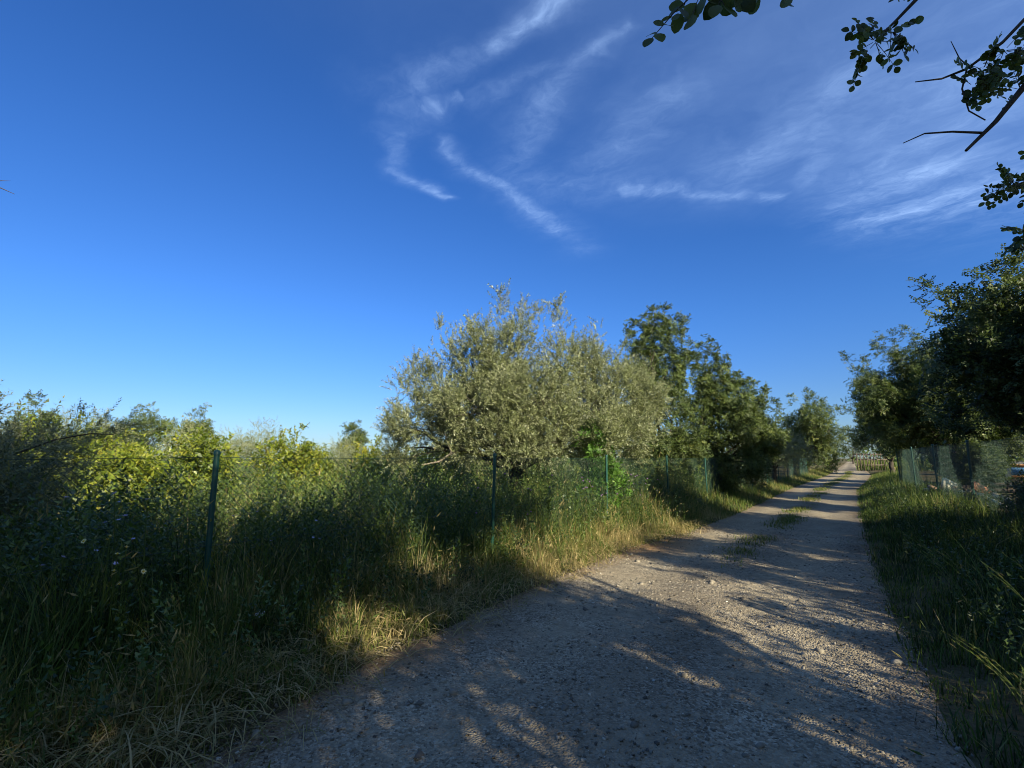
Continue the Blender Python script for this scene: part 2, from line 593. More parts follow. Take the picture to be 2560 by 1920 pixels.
def grid_axis(lo, a, b, step, hi, grow=1.22):
    mid = list(np.arange(a, b + 1e-6, step))
    s, v, up = step, b, []
    while v < hi:
        s *= grow
        v += s
        up.append(v)
    s, v, dn = step, a, []
    while v > lo:
        s *= grow
        v -= s
        dn.append(v)
    return np.array(dn[::-1] + mid + up)


def sheet(xs, ys, zf):
    X, Y = np.meshgrid(xs, ys)
    Z = zf(X, Y)
    V = np.stack([X, Y, Z], -1).reshape(-1, 3)
    nx, ny = len(xs), len(ys)
    i = np.arange(ny - 1)[:, None] * nx + np.arange(nx - 1)[None]
    F = np.stack([i, i + 1, i + 1 + nx, i + nx], -1).reshape(-1, 4)
    return V, F


V, F = sheet(grid_axis(-900, -9, 6, 0.2, 900), grid_axis(-300, -2, 26, 0.25, 1500), gh)
ground = link('ground', make_mesh('ground', V, F, M['ground'], smooth=True))
setp(ground, kind='structure')

ys = np.concatenate([np.arange(-6, 0.6, 0.2), np.arange(0.6, 7, 0.04), np.arange(7, 16, 0.1), np.arange(16, 60, 0.5), np.arange(60, 260, 4)])
us = np.linspace(0, 1, 90)
Y = np.repeat(ys[:, None], len(us), 1)
U = np.repeat(us[None], len(ys), 0)
wig = 0.10 * wob(np.stack([Y, 0 * Y], -1), 1.3, 0.5)
wig2 = 0.08 * wob(np.stack([Y, 0 * Y], -1), 1.7, 2.5)
X = (edge_l(Y) + wig - 0.12) * (1 - U) + (edge_r(Y) + wig2 + 0.12) * U
Z = track_h(X, Y) + 0.004 + 0.0035 * wob(np.stack([X, Y], -1), 17.0, 0.3) * (Y < 16)
dl = X - edge_l(Y)
Z = Z - 0.03 * np.clip(1 - np.minimum(dl + 0.12, edge_r(Y) + 0.12 - X) / 0.12, 0, 1)
tint = np.clip(1 - np.hypot((X + 3.35) / 0.75, (Y - 8.9) / 1.5), 0, 1) ** 0.6 + np.clip(1 - np.hypot((X + 3.2) / 0.35, (Y - 3.0) / 0.9), 0, 1) * 0.6 + 0.5 * np.clip(1 - dl / 0.35, 0, 1) * np.clip(0.5 + wob(np.stack([X, Y], -1), 1.1, 9), 0, 1)
i = np.arange(len(ys) - 1)[:, None] * len(us) + np.arange(len(us) - 1)[None]
F = np.stack([i, i + 1, i + 1 + len(us), i + len(us)], -1).reshape(-1, 4)
tint = tint + 0.45 * np.clip(1 - (edge_r(Y) - X + 0.1) / 0.35, 0, 1) * np.clip(0.55 + wob(np.stack([X, Y], -1), 1.4, 5), 0, 1)
track_me = make_mesh('dirt_track', np.stack([X, Y, Z], -1).reshape(-1, 3), F, M['track'], np.clip(tint, 0, 1).ravel(), smooth=True)
wear = 0.35 + 0.65 * np.maximum(np.exp(-((U - 0.27) / 0.13) ** 2), np.exp(-((U - 0.74) / 0.13) ** 2)) + 0.25 * wob(np.stack([X, Y * 0.35], -1), 1.6, 3)
wa = track_me.attributes.new('wear', 'FLOAT', 'POINT')
wa.data.foreach_set('value', np.clip(wear, 0, 1).astype(np.float32).ravel())
track = link('dirt_track', track_me)
setp(track, kind='structure')

# stones: joined gravel, and the largest stones one by one as parts of the track
CUBE_V = np.array([(x, y, z) for x in (-1, 1) for y in (-1, 1) for z in (-1, 1)], float)
CUBE_F = np.array([(0, 1, 3, 2), (4, 6, 7, 5), (0, 4, 5, 1), (2, 3, 7, 6), (0, 2, 6, 4), (1, 5, 7, 3)])


def pebbles(rng, P, S, acc, tint):
    n = len(P)
    J = CUBE_V[None] * (1 + rng.normal(0, 0.22, (n, 8, 3))) * 0.62
    J = J * (S[:, None, None] * rng.uniform(0.55, 1.0, (n, 1, 3)))
    J[:, :, 2] *= 0.7
    A = frames(rng, unit(np.stack([rng.normal(0, .25, n), rng.normal(0, .25, n), np.ones(n)], -1)))
    W = np.einsum('nij,nvj->nvi', A, J) + P[:, None]
    FF = CUBE_F[[0, 1, 3, 4, 5]][None] + (np.arange(n) * 8)[:, None, None]      # five sides: the sixth lies on the ground
    acc.add(W.reshape(-1, 3), FF.reshape(-1, 4), np.repeat(tint, 8))


rng = np.random.default_rng(5)
n = 36000
yy = 0.8 + 11.5 * rng.random(n) ** 2.0
uu = rng.random(n)
xx = (edge_l(yy) - 0.15) * (1 - uu) + (edge_r(yy) + 0.1) * uu
keep = rng.random(n) < (0.30 + 0.65 * np.clip(0.5 + wob(np.stack([xx, yy], -1), 1.6, 7.0), 0, 1)) * (1 - 0.55 * np.maximum(np.exp(-((uu - 0.27) / 0.11) ** 2), np.exp(-((uu - 0.74) / 0.11) ** 2)))
xx, yy = xx[keep], yy[keep]
n = len(xx)
sz = 0.0055 + 0.015 * rng.random(n) ** 3
acc = Acc()
pebbles(rng, np.stack([xx, yy, track_h(xx, yy) + 0.004 + sz * 0.1], -1), sz, acc, np.clip(rng.normal(0.45, 0.24, n), 0, 1))
o = link('gravel', acc.mesh('gravel', M['pebble']))
setp(o, kind='stuff')

stone_meshes = []
for k in range(7):
    a = Acc()
    rr = np.random.default_rng(100 + k)
    # rounded irregular stone: a cube split once and pushed outwards
    g = np.linspace(-1, 1, 3)
    pts, idx, fs = [], {}, []
    for ax in range(3):
        for s in (-1, 1):
            for i2 in range(2):
                for j2 in range(2):
                    q = []
                    for (du, dv) in ((0, 0), (1, 0), (1, 1), (0, 1)):
                        c3 = [0, 0, 0]
                        c3[ax] = s
                        c3[(ax + 1) % 3] = g[i2 + du]
                        c3[(ax + 2) % 3] = g[j2 + dv]
                        t3 = tuple(c3)
                        if t3 not in idx:
                            idx[t3] = len(pts)
                            pts.append(t3)
                        q.append(idx[t3])
                    fs.append(q if s > 0 else q[::-1])
    Pn = np.array(pts, float)
    Pn = 0.45 * Pn / np.abs(Pn).max(1, keepdims=True) + 0.55 * unit(Pn)
    Pn *= 1 + rr.normal(0, 0.10, (len(Pn), 1)) + rr.normal(0, 0.05, Pn.shape)
    Pn *= np.array([1.0, rr.uniform(0.65, 0.95), rr.uniform(0.45, 0.7)])
    a.add(Pn, np.array(fs), np.clip(0.12 + 0.085 * k + rr.normal(0, 0.03, len(Pn)), 0, 1))
    stone_meshes.append(a.mesh('stone', M['pebble']))
rng = np.random.default_rng(8)
for k in range(290):
    y = 1.2 + 7.5 * rng.random() ** 1.7
    u = rng.random()
    x = float(edge_l(y) * (1 - u) + edge_r(y) * u)
    s = 0.010 + 0.022 * rng.random() ** 3.0
    if y > 4:
        s *= 1.3
    o = link('stone', stone_meshes[int(rng.integers(0, 7))], track, (x, y, float(track_h(x, y)) + 0.004 + s * 0.12))
    o.scale = (s, s, s)
    o.rotation_euler = (rng.normal(0, 0.2), rng.normal(0, 0.2), rng.random() * 6.3)

# ------------------------------------------------------------------ leaf and twig templates
def quad_leaf(base, axis, side, length, width, droop=0.0, nrm=None):
    """a four-cornered leaf from base along axis"""
    base, axis, side = (np.asarray(v, float) for v in (base, axis, side))
    mid = base + axis * length * 0.45
    tip = base + axis * length
    if nrm is not None and droop:
        tip = tip - np.asarray(nrm) * length * droop
    return np.array([base, mid + side * width * 0.5, tip, mid - side * width * 0.5])


def tri_leaf(base, axis, side, length, width):
    """a three-cornered leaf, for crowns seen from several metres away"""
    base, axis, side = (np.asarray(v, float) for v in (base, axis, side))
    a = base + axis * length * 0.22
    return np.array([a + side * width * 0.6, base + axis * length, a - side * width * 0.6])


def olive_twigs(seed, k=5, length=0.32, leaf=0.062, width=0.014, pairs=11):
    out = []
    rr = np.random.default_rng(seed)
    for _ in range(k):
        Vs, Fs, Ts, n0 = [], [], [], 0
        bend = rr.normal(0, 0.12, 2)
        for i in range(pairs):
            t = (i + 0.6) / pairs
            p = np.array([bend[0] * t * t * length, bend[1] * t * t * length, t * length])
            for s in (0, 1):
                az = (i % 2) * math.pi / 2 + s * math.pi + rr.normal(0, 0.35)
                el = rr.normal(0.75, 0.2)
                ax = np.array([math.cos(az) * math.cos(el), math.sin(az) * math.cos(el), math.sin(el)])
                sd_ = unit(np.cross(ax, np.array([0, 0, 1.0])) + rr.normal(0, 0.4, 3))
                ll = leaf * rr.uniform(0.75, 1.15) * (1.0 - 0.3 * t)
                q = tri_leaf(p, ax, sd_, ll, width * rr.uniform(0.8, 1.2))
                Vs.append(q)
                Fs.append([n0, n0 + 1, n0 + 2])
                Ts.append(np.full(3, 0.5 + rr.normal(0, 0.15)))
                n0 += 3
        # the twig itself as a thin sliver
        e = np.array([bend[0] * length, bend[1] * length, length])
        Vs.append(np.array([(-.003, 0, 0), (.003, 0, 0), e]))
        Fs.append([n0, n0 + 1, n0 + 2])
        Ts.append(np.full(3, 0.3))
        out.append((np.concatenate(Vs), np.array(Fs), np.concatenate(Ts)))
    return out


def carob_twigs(seed, k=5, leaf=0.048, width=0.040, comps=5, pairs=4, rach=0.15):
    """a shoot tip: compound leaves in a rosette, each with pairs of round leaflets"""
    out = []
    rr = np.random.default_rng(seed)
    for _ in range(k):
        Vs, Fs, Ts, n0 = [], [], [], 0
        for c in range(comps):
            az = c * 2.4 + rr.normal(0, 0.3)
            el = rr.normal(0.45, 0.3)
            ax = np.array([math.cos(az) * math.cos(el), math.sin(az) * math.cos(el), math.sin(el)])
            sd_ = unit(np.cross(ax, np.array([0, 0, 1.0])) + rr.normal(0, 0.25, 3))
            nm = np.cross(sd_, ax)
            z0 = rr.uniform(-0.10, 0.06)
            for i in range(pairs):
                t = (i + 0.8) / pairs
                p = np.array([0, 0, z0]) + ax * rach * t - nm * 0.02 * t * t
                for s in (-1, 1):
                    la = unit(sd_ * s + ax * 0.35 + rr.normal(0, 0.15, 3))
                    ls = unit(np.cross(la, nm) + rr.normal(0, 0.25, 3))
                    q = tri_leaf(p, la, ls, leaf * rr.uniform(0.8, 1.15), width * rr.uniform(0.8, 1.15))
                    Vs.append(q)
                    Fs.append([n0, n0 + 1, n0 + 2])
                    Ts.append(np.full(3, 0.5 + rr.normal(0, 0.16)))
                    n0 += 3
        out.append((np.concatenate(Vs), np.array(Fs), np.concatenate(Ts)))
    return out


def leafy_twigs(seed, k=5, length=0.25, leaf=0.07, width=0.032, nl=9, el=0.5):
    """an alternate-leaved shoot, for citrus, bushes and weeds"""
    out = []
    rr = np.random.default_rng(seed)
    for _ in range(k):
        Vs, Fs, Ts, n0 = [], [], [], 0
        for i in range(nl):
            t = (i + 0.5) / nl
            az = i * 2.4 + rr.normal(0, 0.4)
            e = rr.normal(el, 0.3)
            ax = np.array([math.cos(az) * math.cos(e), math.sin(az) * math.cos(e), math.sin(e)])
            sd_ = unit(np.cross(ax, np.array([0, 0, 1.0])) + rr.normal(0, 0.35, 3))
            Vs.append(tri_leaf((0, 0, t * length), ax, sd_, leaf * rr.uniform(0.7, 1.2), width * rr.uniform(0.8, 1.2)))
            Fs.append([n0, n0 + 1, n0 + 2])
            Ts.append(np.full(3, 0.5 + rr.normal(0, 0.17)))
            n0 += 3
        out.append((np.concatenate(Vs), np.array(Fs), np.concatenate(Ts)))
    return out


TW = {
    'olive': olive_twigs(1, leaf=0.080, width=0.021), 'olive_near': olive_twigs(2, leaf=0.072, width=0.015, length=0.34, pairs=12),
    'carob': carob_twigs(3), 'carob_far': carob_twigs(4, k=4, leaf=0.085, width=0.065, comps=4, pairs=3, rach=0.24),
    'olive_far': olive_twigs(5, k=4, length=0.5, leaf=0.14, width=0.045, pairs=6),
    'citrus': leafy_twigs(6, leaf=0.115, width=0.052, nl=9, length=0.24),
    'bush_far': leafy_twigs(7, k=4, leaf=0.20, width=0.12, nl=9, length=0.5),
    'weed': leafy_twigs(8, leaf=0.066, width=0.027, nl=12, length=0.30, el=0.6),
}


# ------------------------------------------------------------------ tubes and trees
def tube(acc, pts, rad, sides=6, t=0.5):
    pts = np.asarray(pts, float)
    rad = np.asarray(rad, float)
    n = len(pts)
    tg = unit(np.gradient(pts, axis=0))
    ref = np.array([0.31, 0.17, 0.93])
    x = unit(np.cross(tg, np.where(np.abs(tg @ ref)[:, None] > 0.95, np.array([1.0, 0, 0]), ref)))
    y = np.cross(tg, x)
    a = np.linspace(0, 2 * math.pi, sides, endpoint=False)
    V = pts[:, None] + rad[:, None, None] * (np.cos(a)[None, :, None] * x[:, None] + np.sin(a)[None, :, None] * y[:, None])
    i = np.arange(n - 1)[:, None] * sides
    j = np.arange(sides)[None]
    j2 = (j + 1) % sides
    F = np.stack([i + j, i + j2, i + sides + j2, i + sides + j], -1).reshape(-1, 4)
    acc.add(V.reshape(-1, 3), F, t)


def limb(rng, a, b, n=7, sag=0.12):
    a, b = np.asarray(a, float), np.asarray(b, float)
    t = np.linspace(0, 1, n)[:, None]
    d = np.linalg.norm(b - a)
    p = a + (b - a) * t
    off = rng.normal(0, sag * d, 3) * np.array([1, 1, 0.4])
    p = p + np.sin(t * math.pi) * off + np.vstack([np.zeros(3), rng.normal(0, 0.018 * d, (n - 2, 3)), np.zeros(3)])
    p[:, 2] += (np.sin(t[:, 0] * math.pi)) * 0.06 * d
    return p


def crown_points(rng, blobs, n, shell=0.22, rough=0.2, inner=0.25):
    C = np.array([b[0] for b in blobs], float)
    Rd = np.array([b[1] if np.ndim(b[1]) else (b[1],) * 3 for b in blobs], float)
    w = (Rd[:, 0] * Rd[:, 1] + Rd[:, 0] * Rd[:, 2] + Rd[:, 1] * Rd[:, 2])
    k = rng.choice(len(blobs), n, p=w / w.sum())
    d = rdirs(rng, n)
    f = 1.0 - np.abs(rng.normal(0, shell, n))
    ins = rng.random(n) < inner
    f = np.where(ins, rng.random(n) ** 0.5, f)
    f = f * (1 + rough * wob(d * 1.0, 2.6, 1.7) + 0.0) * (1 + 0.12 * rng.normal(size=n))
    P = C[k] + d * Rd[k] * f[:, None]
    nd = unit(d / Rd[k])
    ok = np.ones(n, bool)
    for j in range(len(blobs)):
        q = np.linalg.norm((P - C[j]) / Rd[j], axis=1)
        ok &= ~((q < 0.58) & (k != j) & (rng.random(n) < 0.70))
    return P[ok], nd[ok], k[ok]


def tree(name, label, cat, base, blobs, n, twig, leafm, rng, group=None, up=0.5, size=(0.8, 1.25), trunk_r=0.16, bark='bark', trunk_top=None, zmin=0.3,
         limbs=True, tint=0.5, shell=0.22, rough=0.2, inner=0.25, lean=(0, 0), sub=4, spires=None, gap=None, out=0.8, clump=5):
    """a tree as a thing: trunk, branches and a crown of leaves, all placed relative to the foot of the trunk"""
    base = np.asarray(base, float)
    root = empty(name, base, label, cat, group)
    lb = []
    for (c_, r_) in blobs:
        lb.append((c_, r_ * 0.74))
        for d_ in rdirs(rng, clump):
            lb.append((np.asarray(c_) + d_ * r_ * 0.74, r_ * rng.uniform(0.32, 0.50)))
    P, D, K = crown_points(rng, lb, n, shell, rough, inner)
    if spires:
        for (a, b, m_, spread_) in spires:
            t = rng.random(m_)
            q = np.asarray(a)[None] + (np.asarray(b) - np.asarray(a))[None] * t[:, None] + rng.normal(0, 1, (m_, 3)) * spread_ * (1.15 - t)[:, None]
            P = np.vstack([P, q])
            D = np.vstack([D, unit(np.array([0, 0, 1.0]) + 0.35 * rng.normal(size=(m_, 3)))])
    if gap is not None:
        keep = rng.random(len(P)) < gap(P)
        P, D = P[keep], D[keep]
    keep = P[:, 2] > zmin
    P, D = P[keep], D[keep]
    m_ = len(P)
    dirs = unit(D * out + np.array([0, 0, up]) + 0.55 * rng.normal(size=(m_, 3)))
    S = rng.uniform(size[0], size[1], m_)
    tn = np.clip(tint + 0.20 * wob(P, 1.9, 5.0) + rng.normal(0, 0.08, m_), 0, 1)
    a = Acc()
    spread(twig, rng, P - base, dirs, S, a, tn)
    crown = link('crown', a.mesh('crown', leafm), root)
    crown['kind'] = 'stuff'
    cz = np.mean([b[0][2] for b in blobs])
    top = np.asarray(trunk_top if trunk_top is not None else (base[0] + lean[0], base[1] + lean[1], base[2] + 0.45 * (cz - base[2]))) - base
    ta = Acc()
    tp = limb(rng, (0, 0, -0.12), top, 7, 0.05)
    tube(ta, tp, np.linspace(trunk_r * 1.25, trunk_r * 0.85, 7), 8)
    link('trunk', ta.mesh('trunk', M[bark], True), root)
    if limbs:
        for b in blobs:
            ba = Acc()
            c = np.asarray(b[0]) - base
            r = float(np.mean(b[1]))
            p = limb(rng, top * 0.98, c, 8, 0.10)
            tube(ba, p, np.linspace(trunk_r * 0.36, 0.012, 8), 5)
            for _ in range(sub):
                s0 = p[rng.integers(3, 8)]
                e = c + rdirs(rng, 1)[0] * r * rng.uniform(0.7, 1.0)
                tube(ba, limb(rng, s0, e, 5, 0.10), np.linspace(0.011, 0.003, 5), 4)
            link('branch', ba.mesh('branch', M[bark], True), root)
    return root


def tufts(pts, m_=7, sp_=0.10, drop=0.45):
    """rosettes of leaves on bare shoots standing clear of the crown"""
    out = []
    for p in pts:
        p = np.asarray(p, float)
        out.append((p, p, m_, sp_))
        out.append((p - np.array([0.04, 0.02, drop]), p - np.array([0.04, 0.02, drop * 0.8]), 3, 0.06))
    return out


def blob_cloud(rng, c, r, n, br):
    """n round clumps inside an ellipsoid c, r"""
    d = rdirs(rng, n)
    f = rng.random((n, 1)) ** 0.45
    return [(np.asarray(c) + d[i] * np.asarray(r) * f[i] * 0.72, rng.uniform(*br)) for i in range(n)]


# gaps cut into the foliage on the sunny side to let the low sun reach these places (x, y, z, radius)
SUNLIT = [(-3.70, 2.65, 0.2, 0.24), (0.72, 6.4, 0.65, 0.25), (0.70, 4.2, 0.36, 0.2), (2.6, 23.0, 0.40, 0.65), (1.45, 25.2, 1.2, 0.2), (0.9, 17.5, 0.4, 0.25), (6.3, 35.8, 1.0, 0.9),
          (-0.2, 3.4, 0, 0.24), (-1.25, 3.85, 0, 0.17), (-2.1, 4.1, 0, 0.12), (-0.6, 4.45, 0, 0.20), (0.0, 4.95, 0, 0.16), (-1.5, 5.15, 0, 0.20), (-2.3, 3.3, 0, 0.11), (-0.95, 2.95, 0, 0.10),
          (-0.2, 6.0, 0, 0.22), (-1.3, 6.7, 0, 0.26), (-2.4, 6.0, 0, 0.15), (-0.4, 7.5, 0, 0.22), (-1.8, 8.3, 0, 0.24), (-2.7, 7.4, 0, 0.16), (-0.7, 9.3, 0, 0.24), (-0.1, 2.75, 0, 0.12), (-1.75, 2.45, 0, 0.09), (-2.6, 1.75, 0, 0.10), (-0.75, 5.5, 0, 0.12), (-1.9, 4.7, 0, 0.10)]


def open_to_sun(P):
    out = np.zeros(len(P), bool)
    for (x, y, z, r) in SUNLIT:
        out |= np.linalg.norm(np.cross(P - np.array([x, y, z]), np.array(to_sun)), axis=1) < r + 0.08      # leaf sprays reach about this far from their stalk
    return out


# ------------------------------------------------------------------ the trees left of the fence
# the big olive: silhouette built from clumps around its own centre
rng = np.random.default_rng(21)
OC = np.array([-7.3, 10.1, 0.0])
right = np.array([0.80, 0.60, 0.0])
fwd = np.array([-0.60, 0.80, 0.0])


def oc(a, b, z):
    return OC + right * a + fwd * b + np.array([0, 0, z])


ob = []
for (a, b, z, r) in [(-2.0, 0.2, 3.6, 1.05), (-1.2, -0.4, 4.2, 1.0), (-0.3, 0.2, 4.5, 1.0), (1.05, -0.2, 4.25, 0.95), (2.2, 0.3, 3.9, 1.0), (2.6, 0.0, 3.2, 1.0),
                     (-2.4, -0.1, 2.6, 0.9), (-1.0, -1.1, 2.9, 0.95), (0.4, -1.4, 3.2, 0.95), (1.6, -1.1, 2.8, 1.0), (2.7, -0.4, 2.35, 0.8), (0.6, -1.5, 2.0, 0.7),
                     (1.9, -1.2, 2.2, 0.7), (-2.9, 0.3, 1.9, 0.62), (-3.1, 0.4, 2.5, 0.42), (0.0, 1.4, 3.4, 1.3), (1.6, 1.4, 3.0, 1.2), (-1.4, 1.3, 3.0, 1.1), (0.0, 0.0, 3.0, 1.2), (-0.3, -1.5, 1.85, 0.6), (-0.7, -1.0, 2.0, 0.75), (0.1, -0.6, 2.3, 0.85), (-1.5, -0.5, 2.1, 0.7), (1.2, -0.9, 2.1, 0.75), (2.9, 0.5, 2.6, 0.8)]:
    ob.append((oc(a * 1.03, b, z * 0.95 + 0.05), r * 0.98))
sp = [(oc(-0.55, -0.1, 4.9), oc(-0.5, -0.1, 5.95), 62, 0.20), (oc(1.0, -0.1, 4.8), oc(1.05, 0, 5.75), 50, 0.18), (oc(-2.05, 0, 4.3), oc(-2.15, 0, 5.2), 45, 0.22),
      (oc(0.1, 0, 5.0), oc(0.15, 0, 5.65), 32, 0.16), (oc(2.1, 0.1, 4.6), oc(2.15, 0.1, 5.35), 42, 0.2), (oc(-1.25, 0, 4.7), oc(-1.25, 0, 5.25), 36, 0.2), (oc(-3.2, 0.3, 2.6), oc(-3.2, 0.3, 3.65), 60, 0.12),
      (oc(0.45, 0, 5.0), oc(0.5, 0, 5.5), 30, 0.2), (oc(-2.6, 0, 3.6), oc(-2.75, 0, 4.2), 30, 0.2)]
olive = tree('olive_tree', 'big round olive tree with silvery leaves behind the fence beside the track', 'tree', OC + np.array([0, 0, 0.05]), ob, 19500, TW['olive'], M['olive'], rng,
             up=0.55, trunk_r=0.26, trunk_top=oc(-0.1, 0.1, 1.3), zmin=1.42, sub=7, clump=4, spires=sp, rough=0.34, shell=0.2, inner=0.2,
             gap=lambda P: np.where(wob(P, 1.5, 2.0) + 0.5 * wob(P, 3.9, 5.0) < -0.24, 0.12, 1.0))
# its pale crooked limb that pokes out low on the one side
a = Acc()
lp = [(-0.4, -0.2, 1.5), (-0.9, -0.5, 1.72), (-1.35, -0.75, 1.80), (-1.62, -0.85, 1.72), (-1.9, -0.95, 1.52), (-2.3, -1.05, 1.44)]
tube(a, [oc(*q) - np.array(olive.location) for q in lp], [0.055, 0.05, 0.045, 0.036, 0.026, 0.012], 7)
tube(a, [oc(*q) - np.array(olive.location) for q in [(-1.62, -0.85, 1.72), (-1.72, -0.9, 1.95), (-1.80, -0.9, 2.2)]], [0.035, 0.02, 0.008], 5)
tube(a, [oc(*q) - np.array(olive.location) for q in [(-1.35, -0.75, 1.80), (-1.38, -0.8, 2.1), (-1.5, -0.8, 2.5)]], [0.025, 0.015, 0.006], 5)
o = link('branch', a.mesh('branch', M['pale_bark'], True), olive)
o['label'] = 'pale bare crooked limb low in the crown'

# tall slim carob between the olive and the next carob
rng = np.random.default_rng(22)


def at(cx, cy):
    return lambda a, b, z: np.array([cx, cy, 0.0]) + right * a + fwd * b + np.array([0, 0, z])


q = at(-5.95, 16.35)
bl = [(q(a, b, z), r) for (a, b, z, r) in [(0.05, 0, 5.7, 0.8), (-0.3, 0.2, 5.0, 0.9), (0.5, 0, 4.7, 0.85), (0, 0, 4.0, 1.0), (0.6, 0.2, 3.4, 0.8), (-0.5, 0.3, 3.0, 0.9), (0.3, 0, 2.3, 0.9), (0.9, 0, 1.7, 0.8), (-0.3, 0, 1.5, 0.9)]]
spk = [(q(0.25, 0, 5.8), q(0.35, 0, 6.75), 22, 0.22), (q(0.75, 0, 5.3), q(1.1, 0, 6.4), 16, 0.18), (q(-0.6, 0, 5.6), q(-0.75, 0, 6.4), 12, 0.15), (q(0.9, 0, 4.5), q(1.45, 0, 5.4), 14, 0.2), (q(0.0, 0, 6.0), q(0.0, 0, 6.6), 16, 0.2)] + tufts([q(a, 0, z) for a, z in [(-0.62, 6.35), (-0.25, 6.62), (0.08, 6.95), (0.22, 6.55), (0.55, 6.90), (0.62, 6.45), (0.95, 6.62), (1.22, 6.50), (1.05, 6.05), (1.35, 5.6), (1.5, 5.15), (1.2, 5.25), (1.45, 4.7), (-0.9, 6.0)]])
tree('carob_tree', 'tall slim dark green carob tree rising just behind the big olive', 'tree', q(0.2, 0, 0.05), bl, 2300, TW['carob'], M['carob'], rng, group='carob trees along the track',
     up=0.6, trunk_r=0.13, trunk_top=q(0.1, 0, 1.6), zmin=0.5, spires=spk, rough=0.25, size=(0.9, 1.35), tint=0.5)
q = at(-4.9, 20.4)
rng = np.random.default_rng(23)
bl = [(q(a, b, z), r) for (a, b, z, r) in [(-0.1, 0, 4.75, 0.8), (0.15, 0, 4.2, 1.0), (-0.7, 0, 3.5, 0.8), (0.8, 0, 3.8, 1.0), (1.5, 0.2, 3.3, 0.9), (-1.0, 0, 2.5, 0.9), (0.2, -0.3, 3.0, 1.2), (1.3, 0, 2.3, 1.1), (-0.5, -0.4, 1.9, 1.0), (0.8, -0.8, 1.4, 0.9), (-1.3, 0, 1.4, 0.9), (2.1, 0.3, 2.4, 0.8), (0.2, -0.9, 0.95, 0.7)]]
spk = [(q(-0.2, 0, 5.1), q(-0.15, 0, 6.2), 20, 0.2), (q(-0.5, 0, 4.9), q(-0.6, 0, 5.9), 14, 0.16), (q(0.1, 0, 4.9), q(0.2, 0, 5.75), 18, 0.2), (q(1.6, 0, 3.8), q(2.1, 0, 4.3), 14, 0.2), (q(0.7, 0, 4.5), q(0.9, 0, 5.0), 14, 0.2)] + tufts([q(a, 0, z) for a, z in [(-0.75, 5.95), (-0.5, 6.2), (-0.3, 5.8), (-0.1, 6.4), (0.15, 6.05), (0.1, 5.75), (0.55, 5.65), (0.45, 5.3), (1.0, 5.0), (1.55, 4.6), (2.1, 4.35), (2.4, 3.9), (-0.8, 5.3)]])
tree('carob_tree', 'broad carob tree hanging low over the green fence along the track', 'tree', q(0.0, 0, 0.05), bl, 4400, TW['carob'], M['carob'], rng, group='carob trees along the track',
     up=0.5, trunk_r=0.16, trunk_top=q(-0.1, 0, 1.5), zmin=0.35, spires=spk, rough=0.25, size=(0.9, 1.3), tint=0.52)
q = at(-5.2, 59.0)
rng = np.random.default_rng(24)
bl = blob_cloud(rng, q(0, 0, 4.6), (3.6, 3.4, 3.8), 18, (1.1, 1.6)) + [(q(0.4, -0.4, 1.5), 1.5), (q(1.5, -0.3, 1.4), 1.3), (q(-1.2, 0, 1.6), 1.6), (q(2.0, 0.1, 2.4), 1.3), (q(2.3, 0.3, 1.1), 0.8)]
tree('carob_tree', 'far carob tree at the bend where the track disappears', 'tree', q(-0.4, 0, 0), bl, 2600, TW['carob_far'], M['carob'], rng, group='carob trees along the track',
     up=0.5, trunk_r=0.2, zmin=0.2, sub=2, size=(1.0, 1.6), tint=0.6, spires=[(q(0.1, 0, 7.5), q(0.2, 0, 8.9), 18, 0.3), (q(-1.5, 0, 7.0), q(-1.7, 0, 8.2), 16, 0.3), (q(1.5, 0, 6.6), q(1.7, 0, 7.7), 16, 0.3), (q(-2.6, 0, 5.8), q(-3.0, 0, 7.0), 12, 0.3)])
# small grey olives further along the fence
rng = np.random.default_rng(25)
q = at(-4.4, 31.2)
bl = [(q(a, b, z), r) for (a, b, z, r) in [(0, 0, 2.4, 0.95), (0.8, 0, 2.2, 0.85), (-0.9, 0, 2.1, 0.85), (1.4, 0, 1.8, 0.7), (-1.4, 0, 1.8, 0.65), (0.2, 0.4, 2.7, 0.7), (0.6, -0.4, 1.7, 0.8), (-0.4, -0.4, 1.8, 0.8)]]
tree('olive_tree', 'small rounded grey olive leaning over the fence beyond the carobs', 'tree', q(0, 0.4, 0.05), bl, 1500, TW['olive_far'], M['olive'], rng, up=0.4, trunk_r=0.13, zmin=0.9, sub=2, size=(0.55, 0.85), tint=0.55)
rng = np.random.default_rng(26)
q = at(-5.0, 27.6)
bl = [(q(a, b, z), r) for (a, b, z, r) in [(0, 0, 2.7, 0.85), (0.5, 0, 2.2, 0.8), (-0.5, 0, 2.1, 0.8), (0.1, -0.2, 3.2, 0.5)]]
tree('olive_tree', 'second small grey olive tucked between the broad carob and the rounded olive', 'tree', q(0, 0.2, 0.05), bl, 800, TW['olive_far'], M['olive'], rng, up=0.5, trunk_r=0.11, zmin=0.9, sub=2, size=(0.55, 0.85), tint=0.5)

